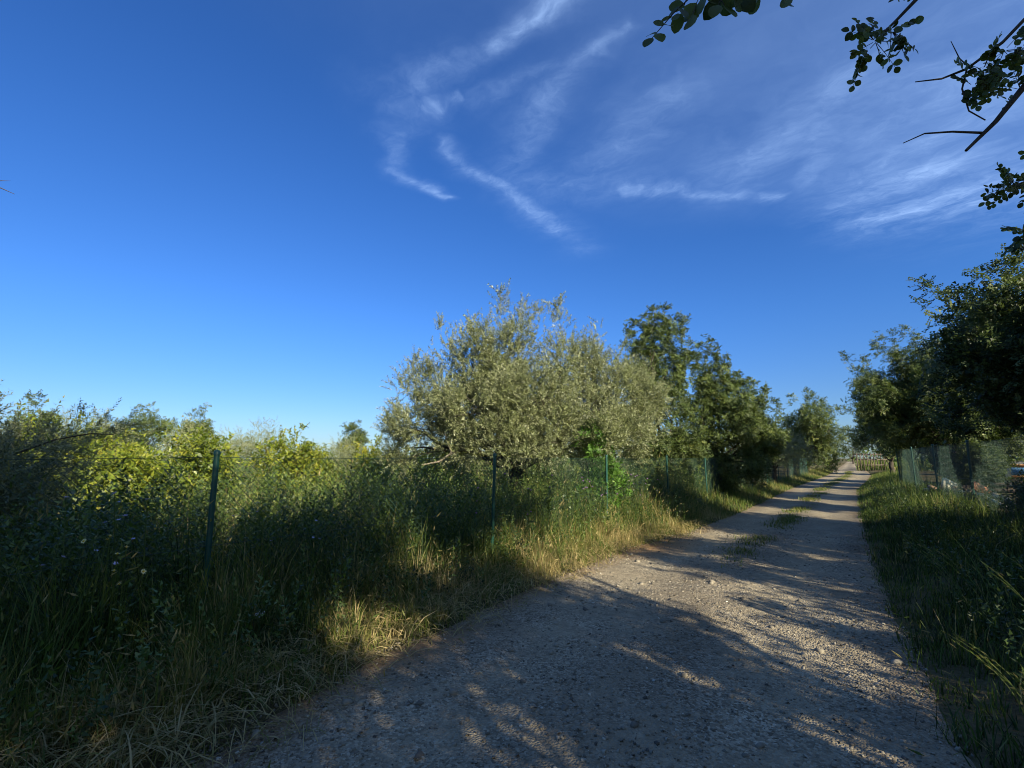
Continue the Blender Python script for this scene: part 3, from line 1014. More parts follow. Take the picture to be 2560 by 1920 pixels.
# dark olive close on the left, its bough reaching out
rng = np.random.default_rng(27)
LB = np.array([-8.3, 0.4, 0.05])
bl = [((-7.9, 0.25, 1.75), 0.55), ((-7.6, 0.55, 1.45), 0.65), ((-7.5, 0.75, 1.0), 0.6), ((-8.4, 0.2, 1.85), 0.7), ((-7.2, 0.95, 0.8), 0.5), ((-8.3, -0.6, 1.4), 0.9), ((-7.1, 0.75, 1.25), 0.42), ((-8.6, 1.0, 1.4), 0.8)]
leftol = tree('olive_tree', 'dark shaded olive close by at the very edge with an arching bough', 'tree', LB, bl, 3600, TW['olive_near'], M['olive'], rng, up=0.35, trunk_r=0.13, trunk_top=(-8.2, 0.4, 0.9), zmin=0.35, sub=4, size=(0.8, 1.15), tint=0.12)
# arching bough with its sprays of leaves
a = Acc()
pa = np.array([(-7.9, 0.6, 1.35), (-7.45, 0.95, 1.62), (-7.15, 1.25, 1.80), (-6.95, 1.5, 1.87), (-6.85, 1.68, 1.86)])
tube(a, pa - LB, [0.014, 0.012, 0.009, 0.007, 0.004], 5)
bough = link('branch', a.mesh('branch', M['bark'], True), leftol)
P = np.vstack([pa[3] + rng.normal(0, 0.10, (26, 3)), pa[2] + (0.02, 0.05, -0.16) + rng.normal(0, 0.13, (22, 3)), pa[4] + rng.normal(0, 0.09, (24, 3)) + (0, .03, 0.03), pa[1] + (0, 0, -0.2) + rng.normal(0, 0.14, (18, 3))])
a = Acc()
spread(TW['olive_near'], rng, P - LB, unit(rng.normal(size=(len(P), 3)) * 0.6 + np.array([0.35, 0.5, 0.35])), rng.uniform(0.5, 0.8, len(P)), a, np.full(len(P), 0.2))
o = link('foliage', a.mesh('foliage', M['olive']), bough)
o['kind'] = 'stuff'
# a bare high twig of the same tree
a = Acc()
tw = np.array([(-8.2, 0.0, 2.4), (-7.6, -0.1, 3.6), (-6.9, 0.15, 4.17), (-6.55, 0.32, 4.17), (-6.36, 0.44, 4.12), (-6.22, 0.56, 4.04)])
tube(a, tw - LB, [0.03, 0.02, 0.012, 0.008, 0.006, 0.002], 5)
tube(a, np.array([(-6.5, 0.36, 4.16), (-6.42, 0.46, 4.20), (-6.33, 0.53, 4.20)]) - LB, [0.005, 0.004, 0.001], 4)
hb = link('branch', a.mesh('branch', M['bark'], True), leftol)
P = np.array([(-6.62, 0.22, 4.28), (-6.6, 0.24, 4.42), (-6.7, 0.15, 4.35), (-6.68, 0.18, 4.5)])
a = Acc()
spread(TW['olive_near'], rng, P - LB, unit(np.array([(0.6, 0.5, 0.2)] * 4) + rng.normal(0, 0.2, (4, 3))), np.full(4, 0.5), a, np.full(4, 0.2))
o = link('foliage', a.mesh('foliage', M['olive']), hb)
o['kind'] = 'stuff'

# citrus bushes in the field, lit yellow green
for k, (x, y, w, h, lab) in enumerate([
        (-14.7, 5.5, 1.45, 2.3, 'widest yellow green citrus bush seen over the fence beside the first post'),
        (-15.6, 9.0, 1.35, 2.45, 'round yellow green citrus bush between the first post and the olive'),
        (-15.5, 11.9, 0.9, 2.1, 'small green citrus bush at the edge of the big olive'),
        (-15.9, 2.2, 0.95, 2.35, 'yellow citrus bush behind the arching olive bough'),
        (-22.0, 4.4, 1.3, 2.9, 'yellow topped citrus bush standing further back in the orchard'),
        (-19.2, 5.2, 1.2, 2.2, 'low citrus bush behind the widest one'),
        (-12.2, 3.4, 1.0, 1.75, 'low citrus bush just behind the weeds at the fence'),
        (-13.2, 13.6, 1.2, 2.0, 'citrus bush glimpsed under the big olive')]):
    rng = np.random.default_rng(40 + k)
    bl = blob_cloud(rng, (x, y, h * 0.52), (w, w, h * 0.5), 9, (0.40, 0.62))
    bl.append(((x, y, h * 0.45), w * 0.7))
    tree('citrus_bush', lab, 'bush', (x, y, 0.0), bl, int(900 * w), TW['citrus'], M['citrus'], rng, group='citrus bushes in the orchard', up=0.5, trunk_r=0.07, zmin=0.15, sub=2, size=(0.9, 1.4), tint=0.40 + 0.10 * (k % 3), shell=0.25, rough=0.3, gap=lambda P: np.where(wob(P, 3.2, 1.0) < -0.30, 0.2, 1.0),
         spires=[((x, y, h * 0.8), (x + rng.normal(0, .3), y + rng.normal(0, .3), h * 1.05), 14, 0.25), ((x - .5, y - .4, h * 0.75), (x - .7, y - .5, h * 1.0), 10, 0.2)])

# trees far across the orchard
far = [(-46.0, 12.9, 2.9, 5.6, 'carob', 'spreading carob on the skyline above the widest citrus bush'),
       (-42.4, 15.6, 1.8, 5.5, 'carob', 'upright dark carob next to the spreading one on the skyline'),
       (-50.4, 24.8, 3.2, 5.2, 'olive', 'low broad olive on the skyline right of the carob pair'),
       (-38.9, 27.2, 1.7, 4.8, 'carob', 'lone dark round tree on the skyline just left of the big olive'),
       (-36.2, 5.2, 1.7, 4.9, 'carob', 'loose crowned tree on the skyline above the dark olive bough'),
       (-53.7, 9.7, 1.9, 5.2, 'olive', 'pale small tree on the skyline by the yellow topped citrus'),
       (-57.5, 13.2, 2.4, 5.0, 'olive', 'pale grey olive behind the spreading skyline carob'),
       (-64.0, 27.3, 3.4, 5.2, 'olive', 'wide hazy olive furthest back on the skyline'),
       (-30.0, 6.6, 1.5, 3.4, 'olive', 'grey green olive in mid orchard behind the bough'),
       (-33.0, 22.5, 1.7, 2.9, 'olive', 'low olive in mid orchard behind the round citrus bush'),
       (-28.0, 9.8, 1.6, 3.0, 'olive', 'low olive in mid orchard behind the widest citrus bush')]
for k, (x, y, w, h, kind, lab) in enumerate(far):
    rng = np.random.default_rng(60 + k)
    bl = blob_cloud(rng, (x, y, h * 0.58), (w, w, h * 0.45), 10, (w * 0.28, w * 0.48))
    tree('far_' + kind + '_tree', lab, 'tree', (x, y, 0.0), bl, int(190 * w + 120), TW['carob_far' if kind == 'carob' else 'olive_far'], M[kind], rng, group='trees across the orchard', up=0.5, trunk_r=0.12, zmin=0.3,
         limbs=(kind == 'carob' and k in (0, 4)), sub=1, size=(1.0, 1.6), tint=0.6, shell=0.25, rough=0.3,
         spires=[((x + w * f, y, h * 0.85), (x + w * f * 1.15, y, h * 1.02), 6, 0.25) for f in (-0.6, 0.0, 0.5)])
# the far edge of the orchard, one mass
rng = np.random.default_rng(80)
a = Acc()
n = 3400
ang = rng.uniform(-0.55, 1.95, n)
rr_ = rng.uniform(62, 105, n)
P = np.stack([-np.cos(ang) * rr_, np.sin(ang) * rr_, 0.3 + rng.random(n) * (2.3 + 1.0 * wob(np.stack([ang * 9, ang * 0], -1), 1.0, 2.0))], -1)
P = P[(P[:, 0] < edge_l(P[:, 1]) - 2.0) | (P[:, 0] > edge_r(P[:, 1]) + 2.0)]
P = np.vstack([P, np.stack([rng.uniform(-20, 12, 420), rng.uniform(168, 182, 420), 0.3 + 5.0 * rng.random(420)], -1)])
n = len(P)
spread(TW['bush_far'], rng, P, unit(rng.normal(size=(n, 3)) + np.array([0, 0, 0.6])), rng.uniform(1.6, 3.0, n), a, rng.uniform(0.2, 0.8, n))
o = link('treeline', a.mesh('treeline', M['weed']))
setp(o, kind='stuff')

# ------------------------------------------------------------------ the trees right of the track
right_trees = [  # last value is leaf tone, lowered on the dark crowns to deepen their shade
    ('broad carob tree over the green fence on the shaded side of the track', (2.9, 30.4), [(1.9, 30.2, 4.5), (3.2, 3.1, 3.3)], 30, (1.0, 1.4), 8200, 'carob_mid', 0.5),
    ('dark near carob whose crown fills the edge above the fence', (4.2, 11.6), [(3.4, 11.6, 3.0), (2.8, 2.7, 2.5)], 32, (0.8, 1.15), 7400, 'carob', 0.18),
    ('added carob shading the fence, level with the rubble heap', (7.8, 21.0), [(7.6, 21.0, 4.0), (2.6, 3.2, 3.2)], 20, (0.8, 1.1), 1500, 'carob_far', 0.3),  # added mostly out of view to keep the fence in shade
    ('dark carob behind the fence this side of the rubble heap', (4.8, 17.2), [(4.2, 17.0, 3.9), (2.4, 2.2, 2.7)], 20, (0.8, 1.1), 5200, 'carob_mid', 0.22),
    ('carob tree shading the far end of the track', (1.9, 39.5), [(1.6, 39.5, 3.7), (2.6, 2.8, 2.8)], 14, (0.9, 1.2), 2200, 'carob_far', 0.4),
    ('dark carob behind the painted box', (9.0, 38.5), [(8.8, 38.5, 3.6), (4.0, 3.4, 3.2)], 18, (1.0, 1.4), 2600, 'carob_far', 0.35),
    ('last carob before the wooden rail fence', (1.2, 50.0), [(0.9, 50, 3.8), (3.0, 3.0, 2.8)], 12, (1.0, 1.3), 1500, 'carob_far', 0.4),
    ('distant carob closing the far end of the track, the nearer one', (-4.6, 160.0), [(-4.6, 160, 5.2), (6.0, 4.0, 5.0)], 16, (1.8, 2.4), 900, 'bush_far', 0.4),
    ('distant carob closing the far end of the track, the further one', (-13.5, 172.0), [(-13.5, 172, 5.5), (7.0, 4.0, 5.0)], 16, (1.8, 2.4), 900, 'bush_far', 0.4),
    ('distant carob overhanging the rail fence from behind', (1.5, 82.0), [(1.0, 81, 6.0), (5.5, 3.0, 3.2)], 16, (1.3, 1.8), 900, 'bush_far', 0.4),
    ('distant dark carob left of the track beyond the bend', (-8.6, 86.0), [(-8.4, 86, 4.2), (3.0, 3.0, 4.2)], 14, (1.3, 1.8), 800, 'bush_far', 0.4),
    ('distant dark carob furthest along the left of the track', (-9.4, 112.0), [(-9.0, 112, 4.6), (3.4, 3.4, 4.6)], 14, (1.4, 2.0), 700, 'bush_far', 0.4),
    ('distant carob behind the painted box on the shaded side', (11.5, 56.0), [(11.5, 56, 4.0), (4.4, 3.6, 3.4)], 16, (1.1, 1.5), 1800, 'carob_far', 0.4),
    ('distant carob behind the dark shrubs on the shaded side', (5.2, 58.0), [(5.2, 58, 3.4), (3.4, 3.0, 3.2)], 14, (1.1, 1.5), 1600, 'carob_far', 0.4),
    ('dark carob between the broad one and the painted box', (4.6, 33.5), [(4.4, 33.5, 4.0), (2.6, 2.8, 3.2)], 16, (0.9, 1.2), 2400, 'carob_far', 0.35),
]
TW['carob_mid'] = carob_twigs(9, k=4, leaf=0.062, width=0.05, comps=5, pairs=3, rach=0.18)
for k, (lab, (bx, by), (c, r), nb, br, n, tw_, tn) in enumerate(right_trees):
    rng = np.random.default_rng(120 + k)
    bl = blob_cloud(rng, c, r, nb, br)
    zt = c[2] + r[2] * 0.9
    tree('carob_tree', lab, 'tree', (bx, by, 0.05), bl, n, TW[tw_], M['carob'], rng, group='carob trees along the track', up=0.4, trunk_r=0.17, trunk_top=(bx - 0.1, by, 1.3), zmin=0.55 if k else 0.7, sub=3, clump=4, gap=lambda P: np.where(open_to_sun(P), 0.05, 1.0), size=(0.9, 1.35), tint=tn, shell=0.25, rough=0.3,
         spires=[((c[0] + f * r[0], c[1] - 0.3 * f, zt - 1.0), (c[0] + f * r[0] * 1.25, c[1], zt + 0.35 - abs(f)), 14, 0.22) for f in (-0.7, -0.35, 0.05, 0.4)] + (tufts([np.array(c) + right * a_ + np.array([0, 0, z_]) for a_, z_ in [(-2.9, 0.6), (-2.6, 1.4), (-2.2, 1.9), (-1.7, 2.5), (-1.2, 2.9), (-0.7, 3.2), (-0.2, 3.45), (0.3, 3.2), (-2.95, -0.3), (-2.7, -0.9)]], 6, 0.14) if k == 0 else []))

# the trees that stand just outside the view beside and behind the camera, sized and placed to throw the long shadows
shade = [
    ('carob beside the camera whose boughs hang over the track', (5.4, 1.2), [(5.5, 0.9, 3.3), (2.8, 2.4, 1.9)], 20, (0.6, 0.9), 2300, 0.35),
    ('carob tree standing behind the camera on the shaded side', (6.2, -3.8), [(6.2, -3.8, 5.4), (3.6, 3.4, 4.0)], 28, (0.9, 1.4), 3400, 0.35),
    ('carob tree furthest behind the camera', (5.6, -9.4), [(5.6, -9.4, 5.0), (3.4, 3.2, 3.8)], 22, (0.9, 1.3), 2400, 0.35),
    ('carob tree behind the near ones on the shaded side', (9.5, 6.6), [(9.5, 6.6, 3.6), (3.2, 3.2, 2.4)], 16, (0.9, 1.3), 1700, 0.35),
    ('unseen low carob added to shade the track, ahead of the one beside the camera', (6.6, 5.8), [(6.6, 5.8, 3.3), (2.4, 2.6, 1.6)], 16, (0.6, 0.9), 1400, 0.35),  # added out of view to streak the track with shade
]
shade_roots = []
for k, (lab, (bx, by), (c, r), nb, br, n, tn) in enumerate(shade):
    rng = np.random.default_rng(140 + k)
    bl = blob_cloud(rng, c, r, nb, br)
    if k == 0:
        bl += [((5.6, 1.0, 6.2), 0.9), ((6.2, 1.8, 6.6), 0.9), ((5.4, 2.3, 6.3), 0.8), ((6.0, 2.9, 6.3), 0.7), ((6.6, 0.9, 6.8), 0.8), ((5.2, 1.5, 5.7), 0.7), ((6.0, -0.8, 6.0), 0.85), ((5.2, -0.6, 5.7), 0.75), ((6.8, -1.1, 6.4), 0.8)]  # clumps added high up to shade the overhanging boughs
    if k == 1:
        bl += [((5.6, -1.9, 3.4), 1.15), ((5.8, -2.4, 2.2), 1.1), ((5.5, -1.3, 4.4), 0.9), ((5.9, -2.9, 4.6), 1.1)]  # clumps added to shade the near left verge
    shade_roots.append(tree('carob_tree', lab, 'tree', (bx, by, 0.05), bl, n, TW['carob_far'], M['carob'], rng, group='carob trees along the track', up=0.4, trunk_r=0.17, trunk_top=(bx, by, 1.6), zmin=0.9, sub=2, size=(1.15, 1.7), tint=tn, shell=0.25, rough=0.3,
                            gap=lambda P: np.where(((wob(P, 5.5, 3.0) + 0.6 * wob(P, 10.5, 1.0) < np.where(P[:, 2] > 5.2, -0.5, -0.02)) if k in (0, 4) else
                                                    (wob(P, 2.6, 3.0) + 0.6 * wob(P, 5.6, 1.0) < (0, -0.42, -0.9, -0.10)[k])) | open_to_sun(P), 0.03, 1.0)))  # crowns thinned in patches to shape the streaks of light

# boughs of the nearest carob that reach into the picture, leaf by leaf
near = shade_roots[0]
NB = np.array(near.location)


def big_leaf(k):
    rr = np.random.default_rng(200 + k)
    a = Acc()
    L_, W_ = 1.0, rr.uniform(0.62, 0.85)
    ts = np.array([0.0, 0.16, 0.4, 0.66, 0.88, 1.0])
    ws = np.array([0.06, 0.62, 1.0, 0.98, 0.62, 0.10]) * W_ * 0.5
    fold = rr.uniform(0.08, 0.25)
    curl = rr.uniform(-0.25, 0.1)
    V = []
    for t, w in zip(ts, ws):
        zc = curl * t * t
        V += [(-w, t, zc + fold * w), (0, t, zc), (w, t, zc + fold * w)]
    Fq = []
    for i in range(5):
        Fq += [(3 * i, 3 * i + 1, 3 * i + 4, 3 * i + 3), (3 * i + 1, 3 * i + 2, 3 * i + 5, 3 * i + 4)]
    a.add(np.array(V), np.array(Fq), 0.25 + 0.12 * k)
    return a.mesh('leaf', M['carob'])


leaf_meshes = [big_leaf(k) for k in range(5)]
n_leaves = 0


def add_leaf(parent, base, pos, axis, nrm, length, rr):
    global n_leaves
    y = Vector(axis).normalized()
    zv = Vector(nrm)
    x = y.cross(zv)
    if x.length < 1e-3:
        x = y.cross(Vector((1, 0.2, 0)))
    x.normalize()
    z = x.cross(y)
    m = Matrix((x, y, z)).transposed().to_4x4()
    o = link('leaf', leaf_meshes[int(rr.integers(0, 5))], parent)
    o.matrix_basis = Matrix.Translation(Vector(pos) - Vector(base)) @ m @ Matrix.Scale(length, 4)
    n_leaves += 1
    return o


def bough(pts, r0, r1, rr, sides=6):
    a = Acc()
    pts = np.asarray(pts, float)
    tube(a, pts - NB, np.linspace(r0, r1, len(pts)), sides)
    return a


def compound(branch, a, start, end, pairs, size, rr, roll=None, petiole=True):
    """a compound carob leaf: a thin stalk from start to end with paired leaflets"""
    s, e = np.asarray(start, float), np.asarray(end, float)
    ax = unit(e - s)
    nm = unit(np.cross(ax, rdirs(rr, 1)[0]) if roll is None else np.asarray(roll, float))
    sd_ = unit(np.cross(ax, nm))
    mid = (s + e) / 2 + np.array([0, 0, 0.008])
    tube(a, np.array([s, mid, e]) - NB, [0.0022, 0.0018, 0.001], 4)
    out = []
    for i in range(pairs):
        t = 0.25 + 0.75 * (i + 0.5) / pairs
        p = s + (e - s) * t
        for g in (-1, 1):
            d = unit(sd_ * g + ax * 0.4 + rr.normal(0, 0.2, 3))
            out.append((p, d, unit(nm + rr.normal(0, 0.35, 3)), size * rr.uniform(0.8, 1.15)))
    out.append((e, ax, unit(nm + rr.normal(0, 0.3, 3)), size * 0.95))
    return out


rr = np.random.default_rng(77)
CAM = np.array([0, 0, EYE])
_p, _y = R(8.77), R(36.7)
FW = np.array([-math.sin(_y) * math.cos(_p), math.cos(_y) * math.cos(_p), math.sin(_p)])
RT = np.array([math.cos(_y), math.sin(_y), 0])
UPV = np.cross(RT, FW)


def make_bough(main, r0, r1, leaves):
    """one bough: a tapering stem and the compound leaves on it; stems and stalks one mesh, every leaf its own object"""
    a = bough(main, r0, r1, rr)
    lst = []
    for (s, e, pairs, size) in leaves:
        lst += compound(None, a, s, e, pairs, size, rr, roll=-np.asarray(FW) * 0.8 + rr.normal(0, 0.5, 3))
    br = link('branch', a.mesh('branch', M['bark'], True), near)
    rest = Acc()
    for (p, d, nm, sz) in lst:
        if n_leaves < 300:
            add_leaf(br, NB, p, d, nm, sz, rr)
        else:
            y_ = unit(d)
            x_ = unit(np.cross(y_, nm))
            z_ = np.cross(x_, y_)
            me = leaf_meshes[int(rr.integers(0, 5))]
            V = np.array([v.co[:] for v in me.vertices]) * sz @ np.stack([x_, y_, z_]) + np.asarray(p) - NB
            rest.add(V, np.array([q.vertices[:] for q in me.polygons]), rr.uniform(0.2, 0.8))
    if rest.n:
        o = link('foliage', rest.mesh('foliage', M['carob']), br)
        o['kind'] = 'stuff'
    return br


def rose(c, n, reach, rr, bias=(0, 0, 0)):
    """ends of n compound leaves round the shoot tip c"""
    out = []
    for _ in range(n + 3):
        d = unit(rdirs(rr, 1)[0] + np.asarray(bias))
        out.append((np.asarray(c) + d * 0.015, np.asarray(c) + d * reach * rr.uniform(0.75, 1.15), int(rr.integers(3, 6)), rr.uniform(0.034, 0.047)))
    return out


# nearest spray, hanging over the track above the camera
make_bough([(3.4, 1.6, 4.1), (1.5, 2.2, 3.8), (0.13, 2.10, 3.46), (-0.09, 1.66, 3.17), (-0.25, 1.46, 3.06), (-0.31, 1.38, 3.035)], 0.02, 0.003, [
    ((-0.315, 1.375, 3.03), (-0.425, 1.285, 2.865), 4, 0.042),
    ((-0.30, 1.39, 3.03), (-0.325, 1.375, 2.96), 1, 0.060), ((-0.27, 1.43, 3.05), (-0.245, 1.43, 2.99), 1, 0.072), ((-0.24, 1.46, 3.06), (-0.26, 1.42, 2.99), 1, 0.055),
    ((-0.20, 1.50, 3.08), (-0.21, 1.47, 3.015), 1, 0.060), ((-0.15, 1.58, 3.12), (-0.165, 1.535, 3.045), 1, 0.05), ((-0.12, 1.62, 3.14), (-0.10, 1.60, 3.07), 1, 0.055), ((-0.33, 1.37, 3.03), (-0.36, 1.38, 2.99), 1, 0.055)])
# second spray
tipB = np.array([0.22, 3.14, 3.93])
make_bough([(4.2, 3.0, 4.6), (2.2, 3.35, 4.55), (0.95, 3.35, 4.37), (0.50, 3.28, 4.24), (0.33, 3.2, 4.05), tipB], 0.025, 0.004,
           rose(tipB, 6, 0.17, rr, (0, 0, -0.3)) + rose((0.30, 3.2, 4.0), 4, 0.15, rr, (0.1, 0, -0.6)) + rose((0.18, 3.1, 3.86), 3, 0.16, rr, (-0.3, 0, -0.4)) + [((0.45, 3.26, 4.2), (0.33, 3.2, 4.18), 3, 0.03)])
# the long bough that ends bare, with a leafy side shoot
make_bough([(4.6, 3.2, 4.9), (2.2, 4.6, 4.75), (1.35, 4.55, 4.38), (1.03, 4.33, 4.05), (0.84, 4.18, 3.78), (0.66, 4.04, 3.57)], 0.035, 0.009,
           rose((1.0, 4.3, 4.02), 2, 0.15, rr, (0.3, 0, 0.2)))
make_bough([(0.76, 4.12, 3.70), (0.60, 3.97, 3.69), (0.45, 3.83, 3.66), (0.33, 3.70, 3.57)], 0.008, 0.003, [])
sB = np.array([0.72, 4.02, 4.12])
make_bough([(1.7, 4.5, 4.85), (1.15, 4.25, 4.55), (0.92, 4.12, 4.28), sB, (0.58, 3.92, 4.05), (0.44, 3.82, 4.03)], 0.016, 0.003,
           rose((0.92, 4.12, 4.22), 6, 0.17, rr, (0, 0, -0.5)) + rose((0.80, 4.06, 4.10), 7, 0.17, rr, (0.2, 0, -0.6)) + rose((0.74, 4.04, 4.0), 4, 0.16, rr, (0.3, 0, -0.3)) + rose((1.08, 4.22, 4.2), 4, 0.16, rr, (0, 0, -0.3)))
make_bough([sB, (0.68, 4.0, 3.98), (0.70, 4.03, 3.83), (0.78, 4.10, 3.77)], 0.006, 0.004, [])
make_bough([(0.75, 4.04, 4.1), (0.69, 4.0, 4.2), (0.66, 3.98, 4.33)], 0.005, 0.002, [])
# sprays low at the edge, one catching the sun
make_bough([(2.6, 4.2, 4.0), (1.6, 4.9, 3.75), (1.16, 4.72, 3.58), (0.92, 4.5, 3.44)], 0.02, 0.003,
           rose((0.95, 4.52, 3.45), 8, 0.17, rr, (-0.3, -0.1, -0.2)) + rose((1.08, 4.64, 3.50), 7, 0.17, rr, (0, 0, -0.2)) + rose((1.16, 4.72, 3.66), 4, 0.17, rr, (0, 0, 0.1)))
make_bough([(2.6, 4.2, 3.7), (1.6, 4.9, 3.35), (1.18, 4.74, 3.22), (0.98, 4.6, 3.14)], 0.02, 0.003,
           rose((1.0, 4.6, 3.14), 8, 0.17, rr, (-0.3, -0.1, -0.2)) + rose((1.14, 4.7, 3.20), 6, 0.17, rr))
make_bough([(2.6, 3.6, 3.2), (1.7, 4.1, 2.9), (1.32, 4.2, 2.82), (1.08, 4.15, 2.84)], 0.02, 0.003,
           rose((1.1, 4.16, 2.84), 6, 0.17, rr, (-0.2, 0, 0.3)) + rose((1.25, 4.2, 2.78), 5, 0.17, rr, (0, 0, 0)) )

# dark shrubs under the right-hand trees, behind their fence; the unseen ones near the camera added to block the low sun
for k, (x, y, w, h, lab) in enumerate([(4.6, 9.0, 1.3, 2.5, 'dark shrub under the near carob behind the fence'), (5.6, 14.6, 1.4, 1.9, 'dark shrub between the two dark carobs behind the fence'),
                                       (3.4, 33.5, 1.2, 1.9, 'dark shrub at the foot of the broad carob'), (4.0, 33.6, 1.1, 2.2, 'dark shrub left of the painted box'), (10.5, 33.0, 2.2, 2.6, 'dark shrub behind the painted box'),
                                       (4.7, 6.3, 1.2, 2.8, 'unseen dark shrub by the fence, second from the near carob'), (4.6, 4.0, 1.2, 2.8, 'unseen dark shrub by the fence beside the camera, ahead of it'), (4.6, 1.8, 1.2, 2.8, 'unseen dark shrub by the fence level with the camera'), (4.8, -0.6, 1.3, 2.8, 'unseen dark shrub by the fence just behind the camera'), (5.0, -3.2, 1.4, 2.3, 'unseen dark shrub by the fence well behind the camera'), (7.6, 4.6, 1.6, 2.3, 'unseen dark shrub under the carob beside the camera'), (8.6, 0.4, 1.7, 2.2, 'unseen dark shrub beside the carob behind the camera'), (8.8, 14.5, 1.8, 2.4, 'dark shrub at the back behind the near carob'), (3.7, 30.2, 1.5, 2.8, 'dark shrub right behind the rubble and timber'), (8.4, 31.5, 2.0, 2.9, 'dark shrub past the timber, under the distant carobs'), (3.9, 14.2, 1.1, 1.7, 'dark shrub inside the fence below the near carob'), (3.6, 17.6, 1.0, 1.5, 'dark shrub inside the fence this side of the rubble')]):
    rng = np.random.default_rng(160 + k)
    bl = blob_cloud(rng, (x, y, h * 0.5), (w, w, h * 0.5), 8, (0.4, 0.65))
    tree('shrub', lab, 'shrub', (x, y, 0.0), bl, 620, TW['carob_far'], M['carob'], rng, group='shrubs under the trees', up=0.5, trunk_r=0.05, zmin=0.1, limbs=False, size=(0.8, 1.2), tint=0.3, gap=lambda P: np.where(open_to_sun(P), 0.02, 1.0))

# ------------------------------------------------------------------ the chain-link fences
def chain_panel(length, height, colw, wire):
    """one bay of chain link: zigzag wires hooked into each other, real round-ish wire"""
    a = Acc()
    nc = int(round(length / colw))
    cw = length / nc
    nr = int(height / cw)
    zs = np.arange(nr + 1) * cw
    ang = np.array([0.3, 0.3 + 2 * math.pi / 3, 0.3 + 4 * math.pi / 3])
    ox, oz = np.cos(ang) * wire, np.sin(ang) * wire
    i = np.arange(nr)[:, None] * 3
    j = np.arange(3)[None]
    j2 = (j + 1) % 3
    F = np.stack([i + j, i + j2, i + 3 + j2, i + 3 + j], -1).reshape(-1, 4)
    rr = np.random.default_rng(3)
    for c in range(nc):
        ph = c % 2
        side = ((np.arange(nr + 1) + ph) % 2) * cw + c * cw
        y = side + rr.normal(0, 0.0012, nr + 1)
        x = 0.006 * np.sin(zs * 3.1 + 0.9 * np.sin(c * 0.11)) + 0.010 * np.sin(c * 0.13)
        V = np.empty((nr + 1, 3, 3))
        V[:, :, 0] = x[:, None] + ox[None]
        V[:, :, 1] = y[:, None] + ox[None] * 0.3 + oz[None] * 0.7
        V[:, :, 2] = zs[:, None] + oz[None] * 0.7 + 0.04
        a.add(V.reshape(-1, 3), F)
    return a.mesh('wire_mesh', M['green_wire'])


def post_mesh(h, r):
    a = Acc()
    tube(a, [(0, 0, -0.2), (0, 0, h * 0.5), (0, 0, h)], [r, r, r], 12)
    tube(a, [(0, 0, h - 0.012), (0, 0, h + 0.012), (0, 0, h + 0.028), (0, 0, h + 0.034)], [r * 1.22, r * 1.22, r * 0.9, r * 0.05], 12)
    return a.mesh('post', M['green_paint'], True)


def fence(label, starts, height, post_r, colw, wire, sag=0.02):
    root = empty('chain_link_fence', (*starts[0], 0), label, 'fence')
    p0 = np.array(starts[0])
    length = float(np.hypot(*(np.array(starts[1]) - p0)))
    pm = post_mesh(height, post_r)
    wm = chain_panel(length, height - 0.06, colw, wire)
    rr = np.random.default_rng(9)
    for k, s in enumerate(starts):
        z = 0.07
        o = link('post', pm, root, (s[0] - p0[0], s[1] - p0[1], z - 0.05))
        o.rotation_euler = (rr.normal(0, 0.008), rr.normal(0, 0.012), 0)
        if k + 1 < len(starts):
            e = starts[k + 1]
            d = np.array(e) - np.array(s)
            az = math.atan2(-d[0], d[1])
            w = link('wire_mesh', wm, root, (s[0] - p0[0] - 0.02, s[1] - p0[1], 0.0))
            w.rotation_euler = (0, 0, az)
            w.scale = (1, float(np.hypot(*d)) / length, 1)
            for hh, nm in ((height - 0.012, 'tension_wire'), (height * 0.52, 'tension_wire')):
                a = Acc()
                t = np.linspace(0, 1, 7)[:, None]
                p = np.array([s[0], s[1], hh])[None] * (1 - t) + np.array([e[0], e[1], hh])[None] * t
                p[:, 2] -= np.sin(t[:, 0] * math.pi) * sag * rr.uniform(0.3, 1.2)
                p[:, 0] -= 0.026
                tube(a, p - np.array([p0[0], p0[1], 0]), np.full(7, 0.0026), 5)
                link(nm, a.mesh(nm, M['green_wire']), root)
    return root


fence('long green chain link fence with slim posts along the weedy side of the track', [(-4.7, 1.9 + 3.9 * k) for k in range(-2, 13)], 1.62, 0.024, 0.036, 0.0022)
fence('taller green chain link fence under the trees on the shaded side', [(2.7 - 0.35 * k, 8.8 + 4.4 * k) for k in range(-2, 6)], 2.02, 0.030, 0.036, 0.0024)

